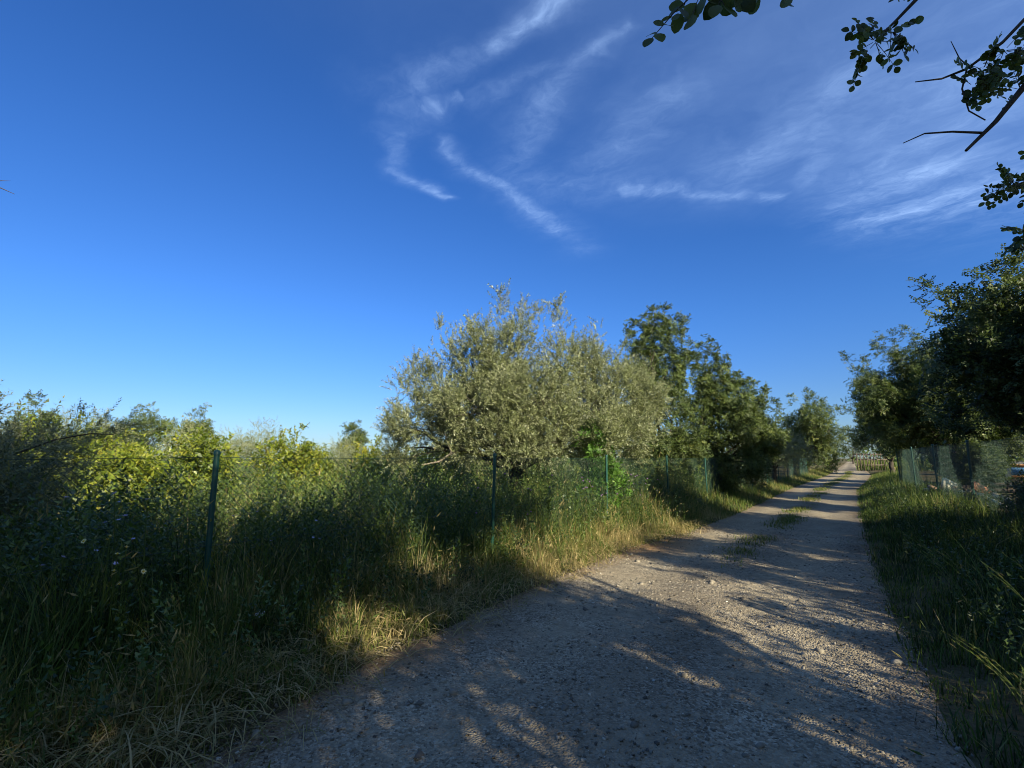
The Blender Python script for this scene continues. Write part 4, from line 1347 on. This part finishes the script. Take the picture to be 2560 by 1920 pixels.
# ------------------------------------------------------------------ grasses and weeds
def blades(rng, P, H, W, lean, acc, tint, seg=3, curl=1.0, az=None):
    """bent tapering blades of grass"""
    n = len(P)
    az = rng.random(n) * 2 * math.pi if az is None else az
    d = np.stack([np.cos(az), np.sin(az), 0 * az], -1)
    sdv = np.stack([-np.sin(az + rng.normal(0, 0.6, n)), np.cos(az + rng.normal(0, 0.6, n)), rng.normal(0, 0.2, n)], -1)
    th0 = rng.normal(0.12, 0.10, n)
    V = np.empty((n, seg + 1, 2, 3))
    p = P.copy()
    for k in range(seg + 1):
        t = k / seg
        w = W * (1 - t) ** 0.7 * 0.5 + 0.0004
        V[:, k, 0] = p - sdv * w[:, None]
        V[:, k, 1] = p + sdv * w[:, None]
        th = th0 + lean * ((k + 0.5) / seg) ** curl
        step = H / seg
        p = p + d * (np.sin(th) * step)[:, None] + np.array([0, 0, 1.0]) * (np.cos(th) * step)[:, None]
    i = (np.arange(n) * (seg + 1) * 2)[:, None]
    j = np.arange(seg)[None] * 2
    F = np.stack([i + j, i + j + 1, i + j + 3, i + j + 2], -1).reshape(-1, 4)
    acc.add(V.reshape(-1, 3), F, np.repeat(np.clip(tint, 0, 1), (seg + 1) * 2))
    return p, d, th


def ears(rng, P, D, th, acc, tint, length=0.07, width=0.012):
    """seed heads at blade tips"""
    ax = unit(D * np.sin(th)[:, None] + np.array([0, 0, 1.0]) * np.cos(th)[:, None])
    tm = [(np.array([(0, 0, 0), (0.5, 0, 0.35), (0, 0, 1.0), (-0.5, 0, 0.35), (0, 0, 0), (0, 0.5, 0.35), (0, 0, 1.0), (0, -0.5, 0.35)]) * np.array([width, width, length]), np.array([(0, 1, 2, 3), (4, 5, 6, 7)]), np.full(8, 0.5))]
    spread(tm, rng, P, ax, rng.uniform(0.7, 1.3, len(P)), acc, tint, 0.05)


def patch(rng, n, xf, y0, y1, ypow=1.0):
    y = y0 + (y1 - y0) * rng.random(n) ** ypow
    x0, x1 = xf(y)
    return x0 + (x1 - x0) * rng.random(n), y


# left verge: dry straw and green grass between the track and the fence, lower at the track
def tussocks(rng, x, y, hgt, wid, tone, acc, per, lean, seg=3, earp=0.0, rad=0.06, earlen=0.07, zoff=-0.01):
    """tufts of blades that share a foot, a tone and a lean"""
    n = len(x)
    k = np.repeat(np.arange(n), per)
    m_ = len(k)
    az0 = rng.random(n) * 6.283
    px, py = x[k] + rng.normal(0, rad, m_), y[k] + rng.normal(0, rad, m_)
    h = hgt[k] * rng.uniform(0.35, 1.15, m_)
    az = az0[k] + rng.normal(0, 1.1, m_)
    ln = np.abs(lean[k] + rng.normal(0, 0.35, m_))
    t = np.clip(tone[k] + rng.normal(0, 0.13, m_), 0, 1)
    tip, d, th = blades(rng, np.stack([px, py, gh(px, py) + zoff], -1), h, wid[k] * rng.uniform(0.6, 1.3, m_), ln, acc, t, seg, 1.0, az)
    s_ = rng.random(m_) < earp
    if s_.any():
        ears(rng, tip[s_], d[s_], th[s_], acc, np.clip(t[s_] + 0.2, 0.3, 1), earlen, earlen * 0.16)


rng = np.random.default_rng(300)
a = Acc()
x, y = patch(rng, 7600, lambda y: (np.full_like(y, -4.95), edge_l(y) + 0.38), -1.0, 15, 1.5)
dd = edge_l(y) + 0.10 * wob(np.stack([y, 0 * y], -1), 2.1, 1.0) - x
clump = np.clip(0.5 + 0.9 * wob(np.stack([x, y], -1), 2.6, 3.0), 0, 1)
keep = (rng.random(len(x)) < np.clip(0.16 + dd / 0.4, 0.04, 1) * (0.45 + 0.55 * clump))
x, y, dd, clump = x[keep], y[keep], dd[keep], clump[keep]
n = len(x)
hgt = np.clip(0.13 + 0.36 * np.maximum(dd, 0), 0.07, 0.70) * rng.uniform(0.55, 1.35, n) * (0.65 + 0.6 * clump)
tone = np.clip(0.64 - 0.18 * np.clip(dd - 0.5, 0, 2) - 0.12 * np.clip((3.0 - y) / 2.0, 0, 1) + 0.34 * wob(np.stack([x, y], -1), 1.1, 6.0) + rng.normal(0, 0.20, n), 0.05, 1)
for nr in (True, False):
    m_ = (y < 6.5) == nr
    tussocks(rng, x[m_], y[m_], hgt[m_], rng.uniform(0.005, 0.011, m_.sum()), tone[m_], a, 12, np.abs(rng.normal(0.75, 0.45, m_.sum())), 3 if nr else 2, 0.07)
setp(link('verge_grass', a.mesh('verge_grass', M['grass'])), kind='stuff')
# flattened straw at the verge foot
a = Acc()
x, y = patch(rng, 9000, lambda y: (edge_l(y) - 1.2, edge_l(y) + 0.25), 0.3, 12, 1.4)
n = len(x)
blades(rng, np.stack([x, y, gh(x, y) + 0.03 + rng.random(n) * 0.10], -1), rng.uniform(0.12, 0.45, n), rng.uniform(0.005, 0.009, n), np.abs(rng.normal(1.45, 0.25, n)) + 0.6, a, np.clip(rng.normal(0.84, 0.16, n), 0.4, 1), 3, 0.35)
setp(link('dry_grass', a.mesh('dry_grass', M['grass'])), kind='stuff')
# far stretch of the left verge, sparser and thicker
a = Acc()
x, y = patch(rng, 18000, lambda y: (np.full_like(y, -5.2), edge_l(y) + 0.15), 14, 70, 1.4)
dd = edge_l(y) - x
n = len(x)
dry = np.clip(0.50 + 0.30 * wob(np.stack([x, y], -1), 0.5, 6.0) + rng.normal(0, 0.2, n), 0, 1)
blades(rng, np.stack([x, y, gh(x, y) - 0.01], -1), np.clip(0.15 + 0.3 * dd, 0.1, 0.6) * rng.uniform(0.5, 1.2, n), rng.uniform(0.010, 0.022, n), np.abs(rng.normal(0.6, 0.4, n)), a, dry, 2)
setp(link('verge_grass', a.mesh('verge_grass', M['grass'])), kind='stuff')

# tall weeds along the fence and behind it
rng = np.random.default_rng(310)


def weed_mass(name, n, xf, y0, y1, ypow, hmin, hmax, tint0, size, stems=True, mat='weed', twig='weed', per=5):
    a = Acc()
    x, y = patch(rng, n, xf, y0, y1, ypow)
    cl = np.clip(0.5 + 0.8 * wob(np.stack([x, y], -1), 1.1, 8.0), 0, 1)
    h = (hmin + (hmax - hmin) * cl) * rng.uniform(0.65, 1.12, n)
    az = rng.random(n) * 6.28
    ln = rng.normal(0, 0.12, (n, 2))
    z0 = gh(x, y)
    tn = np.clip(tint0 + 0.28 * wob(np.stack([x, y], -1), 0.8, 4.0) + rng.normal(0, 0.12, n), 0, 1)
    for k in range(per):
        t = (k + rng.random(n)) / per
        P = np.stack([x + ln[:, 0] * t * h, y + ln[:, 1] * t * h, z0 + t * h * 0.92], -1)
        D = unit(np.stack([ln[:, 0] + rng.normal(0, 0.35, n), ln[:, 1] + rng.normal(0, 0.35, n), np.ones(n)], -1))
        spread(TW[twig], rng, P, D, rng.uniform(*size, n), a, tn)
    o = link(name, a.mesh(name, M[mat]))
    return setp(o, kind='stuff')


weed_mass('weeds', 2900, lambda y: (np.full_like(y, -7.6), np.full_like(y, -4.75)), -2.0, 22, 1.35, 0.66, 1.34, 0.56, (0.7, 1.15))
weed_mass('weeds', 1500, lambda y: (-12.0 - 0.25 * y, np.full_like(y, -6.6)), -3.0, 30, 1.2, 0.6, 1.25, 0.62, (1.0, 1.7), per=3)
weed_mass('weeds', 1500, lambda y: (-34.0 - 0.2 * y, np.full_like(y, -11.0)), -4.0, 45, 1.0, 0.5, 1.2, 0.75, (1.8, 2.8), per=2)
weed_mass('weeds', 420, lambda y: (np.full_like(y, -4.7), edge_l(y) - 0.35), 0.2, 16, 1.3, 0.25, 0.75, 0.35, (0.55, 0.9), per=3)
# tall green grass among the weeds by the fence
a = Acc()
x, y = patch(rng, 1600, lambda y: (np.full_like(y, -6.6), np.full_like(y, -4.55)), -1.5, 24, 1.5)
n = len(x)
tone = np.clip(0.34 + 0.30 * wob(np.stack([x, y], -1), 1.0, 2.0) + rng.normal(0, 0.20, n), 0.05, 0.95)
tussocks(rng, x, y, rng.uniform(0.55, 1.2, n), rng.uniform(0.006, 0.012, n), tone, a, 9, np.abs(rng.normal(0.4, 0.3, n)), 3, 0.16, 0.08, 0.09, 0.0)
setp(link('tall_grass', a.mesh('tall_grass', M['grass'])), kind='stuff')
# dry field grass further in
a = Acc()
x, y = patch(rng, 12000, lambda y: (-26 + 0 * y, -7.0 + 0 * y), -3, 40, 1.0)
n = len(x)
blades(rng, np.stack([x, y, gh(x, y)], -1), rng.uniform(0.4, 1.0, n), rng.uniform(0.014, 0.03, n), np.abs(rng.normal(0.4, 0.3, n)), a, np.clip(rng.normal(0.6, 0.2, n), 0, 1), 2)
setp(link('field_grass', a.mesh('field_grass', M['grass'])), kind='stuff')

# right verge: lush grass and leafy weeds, toned darker to deepen the shade
rng = np.random.default_rng(320)
a = Acc()
x, y = patch(rng, 7400, lambda y: (edge_r(y) - 0.42, np.maximum(edge_r(y) + 1.4, 3.3 - 0.06 * y)), 0.8, 18, 1.5)
dd = x - edge_r(y) - 0.10 * wob(np.stack([y, 0 * y], -1), 1.9, 3.0)
keep = rng.random(len(x)) < np.clip(0.42 + dd / 0.30, 0.05, 1) * np.clip(0.75 + 0.7 * wob(np.stack([x, y], -1), 1.5, 7.0), 0.65, 1)
x, y, dd = x[keep], y[keep], dd[keep]
n = len(x)
hgt = np.clip(0.11 + 0.22 * np.maximum(dd, 0), 0.07, 0.40) * rng.uniform(0.35, 1.7, n) * (0.6 + 0.7 * np.clip(0.5 + wob(np.stack([x, y], -1), 1.8, 4.0), 0, 1))
tone = np.clip(0.15 + 0.28 * wob(np.stack([x, y], -1), 1.1, 1.0) + rng.normal(0, 0.20, n) + 0.35 * np.clip(0.35 - dd, 0, 1) + 0.45 * (rng.random(n) < 0.08), 0, 0.98)
tussocks(rng, x, y, hgt, rng.uniform(0.006, 0.012, n), tone, a, 9, np.abs(rng.normal(0.75, 0.45, n)), 2, 0.03)
setp(link('verge_grass', a.mesh('verge_grass', M['grass'])), kind='stuff')
a = Acc()
x, y = patch(rng, 16000, lambda y: (edge_r(y) - 0.12, edge_r(y) + 2.6), 16, 60, 1.3)
dd = x - edge_r(y)
n = len(x)
tn = np.clip(0.38 + 0.25 * wob(np.stack([x, y], -1), 0.6, 1.0) + rng.normal(0, 0.15, n), 0, 1)
blades(rng, np.stack([x, y, gh(x, y) - 0.01], -1), np.clip(0.1 + 0.35 * dd, 0.08, 0.6) * rng.uniform(0.5, 1.2, n), rng.uniform(0.010, 0.02, n), np.abs(rng.normal(0.5, 0.4, n)), a, tn, 2)
setp(link('verge_grass', a.mesh('verge_grass', M['grass'])), kind='stuff')
weed_mass('weeds', 1300, lambda y: (edge_r(y) + 0.45, np.maximum(edge_r(y) + 2.4, 4.6 - 0.07 * y)), 1.6, 30, 1.3, 0.20, 0.65, 0.15, (0.5, 0.9), per=3)
a = Acc()
x, y = patch(rng, 5000, lambda y: (-2.0 + 0 * y, 12 + 0 * y), 76, 105, 1.0)
n = len(x)
blades(rng, np.stack([x, y, gh(x, y)], -1), rng.uniform(0.8, 1.7, n), rng.uniform(0.05, 0.10, n), np.abs(rng.normal(0.4, 0.3, n)), a, np.clip(rng.normal(0.5, 0.15, n), 0, 1), 2)
setp(link('field_grass', a.mesh('field_grass', M['grass'])), kind='stuff')
# grass down the middle of the track
a = Acc()
y = 7.5 + 62 * rng.random(2600) ** 1.25
mid = edge_l(y) * 0.52 + edge_r(y) * 0.48
x = mid + rng.normal(0, 0.13, len(y)) + 0.15 * wob(np.stack([y, 0 * y], -1), 0.6, 1.0)
keep = rng.random(len(y)) < np.clip(0.45 + 1.2 * wob(np.stack([x * 0.2, y], -1), 0.7, 5.0), 0, 1) * np.clip((y - 7.5) / 5, 0, 1)
x, y = x[keep], y[keep]
n = len(x)
tussocks(rng, x, y, rng.uniform(0.05, 0.13, n), rng.uniform(0.008, 0.014, n), np.clip(rng.normal(0.52, 0.15, n), 0, 1), a, 10, np.abs(rng.normal(0.9, 0.4, n)), 2, 0.0, 0.09, 0.07, 0.135)
setp(link('track_grass', a.mesh('track_grass', M['grass'])), kind='stuff')

# bright green shrub grown through the fence below the olive
rng = np.random.default_rng(330)
bl = [((-5.0, 10.0, 0.7), 0.55), ((-4.95, 10.1, 1.35), 0.42), ((-5.05, 9.7, 1.9), 0.32), ((-5.1, 10.4, 1.2), 0.4), ((-5.0, 9.8, 2.2), 0.2)]
tree('shrub', 'bright green leafy shrub climbing through the fence below the olive', 'shrub', (-5.0, 10.0, 0.05), bl, 420, TW['citrus'], M['fresh'], rng, up=0.6, trunk_r=0.03, zmin=0.05, sub=2, size=(0.6, 0.95), tint=0.45)

# ------------------------------------------------------------------ flowers and tall stalks that stand out one by one
def stem_tube(a, p, r0, r1):
    tube(a, p, np.linspace(r0, r1, len(p)), 5)


def small_leaves(a, rng, p, n, length, width):
    idx = rng.integers(0, len(p) - 1, n)
    P = p[idx] + (p[idx + 1] - p[idx]) * rng.random((n, 1))
    tm = [(np.array([(0, 0, 0), (width / 2, 0.0, length * 0.4), (0, 0.01, length), (-width / 2, 0, length * 0.4)]), np.array([(0, 1, 2, 3)]), np.full(4, 0.5))]
    D = unit(rng.normal(size=(n, 3)) * np.array([1, 1, 0.4]) + np.array([0, 0, 0.35]))
    spread(tm, rng, P, D, rng.uniform(0.6, 1.2, n), a, np.full(n, 0.4))


def bloom_mesh(name, n, r, lift, width, mat, seed, rows=1):
    """a flower head: petals round a centre"""
    a = Acc()
    rr = np.random.default_rng(seed)
    for row in range(rows):
        for i in range(n):
            az = 2 * math.pi * (i + 0.5 * row) / n + rr.normal(0, 0.1)
            el = lift + row * 0.35 + rr.normal(0, 0.08)
            ax = np.array([math.cos(az) * math.cos(el), math.sin(az) * math.cos(el), math.sin(el)])
            sd_ = np.array([-math.sin(az), math.cos(az), 0])
            a.add(quad_leaf((0, 0, 0), ax, sd_, r * (1 - 0.15 * row) * rr.uniform(0.85, 1.1), width), [(0, 1, 2, 3)], rr.uniform(0.2, 1.0))
    return a.mesh(name, mat)


def ball(a, c, r, t=0.4):
    ph = np.linspace(0.15, math.pi - 0.15, 5)
    p = np.stack([0 * ph, 0 * ph, -np.cos(ph)], -1) * r + np.asarray(c)
    tube(a, p, np.sin(ph) * r, 7, t)


thistle_bloom = bloom_mesh('bloom', 18, 0.030, 0.85, 0.007, M['thistle_bloom'], 1, 2)
chicory_bloom = bloom_mesh('bloom', 14, 0.020, 0.35, 0.007, M['pale_petal'], 2)
daisy_bloom = bloom_mesh('bloom', 15, 0.022, 0.18, 0.010, M['cream_petal'], 3)


def flower_plant(name, label, cat, group, x, y, h, heads, bloom, rng, leaves=26, leafsize=(0.10, 0.025), disc=False, bud=0.0):
    z0 = float(gh(x, y))
    root = empty(name, (x, y, z0), label, cat, group)
    a = Acc()
    lean = rng.normal(0, 0.07, 2)
    t = np.linspace(0, 1, 7)[:, None]
    p = np.hstack([lean[None] * t * t * h, t * h])
    stem_tube(a, p, 0.006, 0.003)
    small_leaves(a, rng, p, leaves, *leafsize)
    tips = [p[-1]]
    for k in range(heads - 1):
        s0 = p[rng.integers(3, 6)]
        e = s0 + np.array([rng.normal(0, 0.10), rng.normal(0, 0.10), rng.uniform(0.10, 0.26)])
        e[2] = min(e[2], h - 0.02)
        q = limb(rng, s0, e, 4, 0.05)
        stem_tube(a, q, 0.004, 0.002)
        tips.append(e)
    for e in tips:
        if bud:
            ball(a, e - np.array([0, 0, bud * 0.6]), bud)
    link('stem', a.mesh('stem', M['weed']), root)
    for e in tips:
        o = link('bloom', bloom, root, tuple(e))
        o.rotation_euler = (rng.normal(0.1, 0.35), rng.normal(0, 0.35), rng.random() * 6)
        if disc:
            d = Acc()
            ball(d, (0, 0, 0.002), 0.008)
            o2 = link('disc', d.mesh('disc', M['yellow_disc'], True), root, tuple(e))
            o2.rotation_euler = o.rotation_euler
    return root


rng = np.random.default_rng(340)
for (x, y, h, lab) in [(-4.5, 7.0, 1.24, 'purple thistle beside the second post, near side of it'), (-4.5, 8.0, 1.16, 'purple thistle midway between second and third post'), (-4.45, 8.5, 1.12, 'purple thistle with clustered heads left of the third post'),
                       (-4.5, 11.05, 1.12, 'tallest pink purple thistle right of the third post'), (-4.5, 11.5, 1.02, 'purple thistle between third and fourth post'), (-4.45, 12.2, 0.97, 'purple thistle just left of the fourth post'),
                       (-4.45, 6.4, 1.04, 'dark purple thistle low behind the second post'), (-4.35, 8.2, 1.0, 'shaded violet thistle in the grass left of the third post'), (-4.35, 8.95, 0.84, 'low shaded violet thistle at the foot of the third post'),
                       (-4.55, 10.6, 1.15, 'pale thistle right behind the third post'), (-4.6, 6.0, 1.28, 'pale mauve thistle against the olive right of the second post'), (-4.45, 5.2, 1.10, 'pink thistle left of the second post')]:
    flower_plant('thistle', lab, 'thistle', 'thistles along the fence', x, y, h, int(rng.integers(2, 5)), thistle_bloom, rng, 34, (0.13, 0.03), bud=0.013)
for (x, y, h, lab) in [(-4.4, 1.05, 0.95, 'cream daisy, tallest of the cluster left of the first post'), (-4.36, 1.12, 0.98, 'cream daisy at the back of the cluster left of the first post'),
                       (-4.32, 1.16, 0.86, 'cream daisy lowest in the cluster left of the first post'), (-4.42, 1.24, 0.88, 'yellowed daisy nearest the first post')]:
    flower_plant('daisy', lab, 'flower', 'cream daisies by the fence', x, y, h, 2, daisy_bloom, rng, 16, (0.05, 0.012), disc=True)
for (x, y, h, lab) in [(-4.62, 1.25, 1.25, 'pale blue chicory above the daisies'), (-4.60, 1.42, 1.19, 'pale blue chicory just left of the first post'), (-4.6, 0.95, 1.22, 'pale blue chicory furthest from the post near the olive bough'),
                       (-4.58, 1.04, 1.06, 'pale blue chicory low beside the daisies'), (-4.6, 2.42, 1.03, 'pale blue chicory right of the first post'), (-4.58, 2.82, 0.90, 'lower pale blue chicory well right of the first post')]:
    flower_plant('chicory', lab, 'flower', 'pale blue chicory in the weeds', x, y, h, 3, chicory_bloom, rng, 12, (0.05, 0.012))


def oat(label, x, y, h, lean, rng, n=3):
    z0 = float(gh(x, y))
    root = empty('wild_oat', (x, y, z0), label, 'grass stalk', 'tall grass stalks on the shaded verge')
    for k in range(n):
        a = Acc()
        t = np.linspace(0, 1, 8)[:, None]
        az = lean + rng.normal(0, 0.35)
        d = np.array([math.cos(az), math.sin(az)])
        hh = h * rng.uniform(0.75, 1.05)
        p = np.hstack([d[None] * (0.15 * t + 0.55 * t ** 2.2) * hh, t * hh * (1 - 0.12 * t * t)]) + np.array([rng.normal(0, .03), rng.normal(0, .03), 0])
        stem_tube(a, p, 0.0035, 0.0018)
        o = link('stem', a.mesh('stem', M['grass']), root)
        a = Acc()
        m_ = 14
        i = rng.integers(4, 7, m_)
        P = p[i] + (p[i + 1] - p[i]) * rng.random((m_, 1))
        D = unit((p[-1] - p[-3])[None] + rng.normal(0, 0.06, (m_, 3)))
        tm = [(np.array([(0, 0, 0), (0.0045, 0, 0.012), (0, 0, 0.036), (-0.0045, 0, 0.012), (0, 0, 0), (0, 0.0045, 0.012), (0, 0, 0.036), (0, -0.0045, 0.012)]), np.array([(0, 1, 2, 3), (4, 5, 6, 7)]), np.full(8, 0.5))]
        spread(tm, rng, P, D, rng.uniform(0.8, 1.3, m_), a, np.full(m_, 0.55))
        e_ = link('ear', a.mesh('ear', M['grass']), root)
        e_['kind'] = 'stuff'
    return root


rng = np.random.default_rng(350)
for (x, y, h, lean, lab) in [(0.62, 6.7, 0.85, 2.6, 'tall bent oat stalk at the track edge, furthest of the lit ones'), (0.78, 6.5, 0.80, 2.4, 'lit oat stalk leaning to the track beside the furthest one'), (0.86, 6.25, 0.72, 2.2, 'shorter lit oat stalk leaning over the dark verge'),
                             (0.98, 5.3, 0.80, 2.0, 'forked pale stalk standing alone in the dark verge'), (0.62, 4.7, 0.52, 0.6, 'arched stalk curving away from the track'), (0.60, 4.35, 0.50, 2.3, 'long thin stalk leaning across the verge edge'),
                             (0.66, 4.05, 0.40, 2.2, 'bright clump of oat ears at the lower corner'), (0.76, 4.15, 0.46, 2.1, 'brightest nodding oat clump at the verge corner'), (1.15, 6.0, 0.75, 1.8, 'pale stalk deep in the verge near the fence')]:
    oat(lab, x, y, h, lean, rng)

# ------------------------------------------------------------------ behind the shaded fence: rubble, timber, painted box
def box_mesh(name, size, mat, rng=None, jit=0.0, bevel=0.0):
    sx, sy, sz = size
    V = CUBE_V * 0.5 * np.array([sx, sy, sz])
    if rng is not None and jit:
        V = V + rng.normal(0, jit, V.shape)
    me = make_mesh(name, V, CUBE_F, mat)
    if bevel:
        import bmesh
        bm = bmesh.new()
        bm.from_mesh(me)
        bmesh.ops.bevel(bm, geom=list(bm.edges), offset=bevel, segments=2, affect='EDGES')
        bmesh.ops.recalc_face_normals(bm, faces=bm.faces)
        bm.to_mesh(me)
        bm.free()
    return me


rng = np.random.default_rng(360)
# low heap of earth the rubble lies on
X, Y = np.meshgrid(np.linspace(1.75, 4.6, 34), np.linspace(19.6, 25.0, 44))
c = np.exp(-((X - 2.6 - 0.02 * (Y - 23)) / 0.75) ** 2 - ((Y - 23.0) / 1.5) ** 2) * 0.42
Z = gh(X, Y) - 0.06 + c + 0.03 * wob(np.stack([X, Y], -1), 4.0, 2.0) * (c > 0.02)
i = np.arange(43)[:, None] * 34 + np.arange(33)[None]
F = np.stack([i, i + 1, i + 35, i + 34], -1).reshape(-1, 4)
heap = link('earth_heap', make_mesh('earth_heap', np.stack([X, Y, Z], -1).reshape(-1, 3), F, M['ground'], smooth=True))
setp(heap, 'low heap of earth under the rubble behind the shaded fence', 'heap')


def lay(name, label, cat, size, mat, loc, rot, jit=0.008, bevel=0.008, group='rubble behind the shaded fence'):
    o = link(name, box_mesh(name, size, M[mat], rng, jit, bevel), None, loc)
    o.rotation_euler = rot
    return setp(o, label, cat, group)


slab = lay('stone_slab', 'square cream slab with dark grooves propped on the rubble', 'slab', (0.46, 0.12, 0.40), 'cream_slab', (2.05, 23.4, 0.62), (-0.15, 0.5, 0.62), 0.004, 0.012)
for k in range(3):
    o = link('groove', box_mesh('groove', (0.34, 0.006, 0.014), M['seam']), slab, (0.0, -0.064, 0.12 - 0.10 * k))
lay('brick', 'pink brick lying apart at the end of the rubble', 'brick', (0.30, 0.16, 0.14), 'pink_brick', (1.62, 23.3, 0.52), (0.1, 0.45, 0.5))
lay('brick', 'small pale brick end beside the pink one', 'brick', (0.14, 0.12, 0.10), 'cream_slab', (1.44, 23.5, 0.44), (0.2, 0.2, 0.1))
lay('brick', 'tan block under the cream slab', 'brick', (0.26, 0.14, 0.16), 'pink_brick', (2.24, 23.2, 0.46), (0.3, 0.7, 0.4))
lay('stone_block', 'cream block below the propped slab', 'stone', (0.22, 0.16, 0.18), 'cream_slab', (2.30, 23.0, 0.34), (0.5, 0.3, 0.8))
lay('stone_block', 'large tan block between the two piles of brick', 'stone', (0.46, 0.22, 0.20), 'pale_wood', (2.66, 22.9, 0.36), (0.15, 0.35, 0.5))
lay('wooden_stick', 'upper pale stick between slab and terracotta tile', 'stick', (0.32, 0.05, 0.04), 'pale_wood', (2.46, 23.1, 0.52), (0.1, 0.5, 0.7))
lay('wooden_stick', 'lower pale stick between slab and terracotta tile', 'stick', (0.30, 0.05, 0.05), 'cream_slab', (2.42, 22.95, 0.42), (0.0, 0.45, 0.6))
lay('wooden_board', 'dark board lying behind the bricks', 'board', (0.95, 0.04, 0.20), 'dark_wood', (2.7, 23.6, 0.52), (0.1, 0.12, 0.6))
lay('terracotta_tile', 'big terracotta tile leaning against the heap', 'tile', (0.50, 0.06, 0.34), 'terracotta', (2.86, 23.2, 0.55), (-0.4, 0.5, 0.6))
lay('terracotta_tile', 'broken terracotta tile end below the big one', 'tile', (0.22, 0.10, 0.24), 'terracotta', (2.98, 22.7, 0.38), (0.2, 0.6, 0.9))
lay('stone_block', 'pale upright stone in front of the terracotta tiles', 'stone', (0.18, 0.16, 0.36), 'cream_slab', (2.74, 22.4, 0.26), (0.1, 0.1, 0.4))
lay('wooden_board', 'long tan board sloping to the ground behind the fence', 'board', (2.9, 0.24, 0.05), 'pale_wood', (3.25, 21.3, 0.26), (0.15, 0.12, -1.42))
lay('wooden_board', 'narrow pale board in front of the long tan one', 'board', (2.3, 0.10, 0.06), 'cream_slab', (2.98, 21.0, 0.20), (0.1, 0.12, -1.42))
for (x, y, s_, lab) in [(2.35, 22.2, 0.10, 'grey stone low on the heap near the narrow board'), (2.55, 21.6, 0.09, 'small grey stone under the narrow board'), (1.9, 22.9, 0.11, 'grey stone under the cream slab'), (2.15, 22.5, 0.08, 'small pale stone below the cream slab')]:
    o = link('stone_lump', stone_meshes[int(rng.integers(0, 7))], None, (x, y, float(gh(x, y)) + 0.2))
    o.scale = (s_, s_, s_)
    setp(o, lab, 'stone', 'rubble behind the shaded fence')
# stacked dark timbers
st = empty('timber_stack', (3.6, 28.0, 0.0), 'low stack of long dark timbers behind the rubble', 'timber')
for k, (dz, dy, L_) in enumerate([(0.10, -0.35, 4.0), (0.32, 0.0, 4.0), (0.54, 0.25, 3.8), (0.10, 0.25, 3.9)]):
    o = link('plank', box_mesh('plank', (L_, 0.26, 0.17), M['dark_wood'], rng, 0.006, 0.01), st, (1.75, dy, dz))
    o.rotation_euler = (0, 0, 0.55)
# low white box painted with bands
pb = empty('painted_box', (5.6, 35.85, 0.0), 'low white box with orange and blue bands seen through the fence', 'box', rz=0.30)
link('base', box_mesh('base', (3.3, 1.6, 0.46), M['dark_wood']), pb, (1.60, 0.75, 0.27))
link('body', box_mesh('body', (3.2, 1.5, 0.84), M['white_paint'], None, 0, 0.02), pb, (1.60, 0.75, 0.92))
link('lid', box_mesh('lid', (3.28, 1.58, 0.06), M['white_paint'], None, 0, 0.015), pb, (1.60, 0.75, 1.372))
for z, h, mt in ((1.20, 0.16, 'orange_paint'), (0.92, 0.38, 'blue_paint'), (0.63, 0.14, 'orange_paint')):
    link('band', box_mesh('band', (3.10, 0.012, h), M[mt]), pb, (1.60, -0.006, z))
# wooden rail fence across the far end
rf = empty('rail_fence', (-1.7, 73.6, 0.0), 'dark wooden rail fence across the far end of the track', 'fence', rz=R(36.7))
for k in range(9):
    link('bar', box_mesh('bar', (0.09, 0.06, 2.2), M['dark_wood']), rf, (0.44 * k, 0.03 * k, 1.1))
for z in (0.75, 1.4, 2.05):
    link('rail', box_mesh('rail', (4.0, 0.06, 0.11), M['dark_wood']), rf, (1.8, 0.16, z))
# scrap of white paper in the verge
a = Acc()
g = np.linspace(-1, 1, 5)
GX, GY = np.meshgrid(g, g)
V = np.stack([GX * 0.035, GY * 0.028, 0.010 * np.sin(GX * 3 + GY * 2) + 0.008 * GX * GY], -1).reshape(-1, 3)
i = np.arange(4)[:, None] * 5 + np.arange(4)[None]
a.add(V, np.stack([i, i + 1, i + 6, i + 5], -1).reshape(-1, 4))
o = link('paper_scrap', a.mesh('paper_scrap', M['litter_white']), None, (-4.28, 2.18, 0.30))
o.rotation_euler = (0.9, 0.2, 0.4)
setp(o, 'crumpled scrap of white paper in the grass by the first post', 'litter')

print('TRIS', sum(sum(len(p.vertices) - 2 for p in m_.polygons) if len(m_.polygons) < 2000 else len(m_.loops) - 2 * len(m_.polygons) for m_ in bpy.data.meshes), 'leaves', n_leaves)
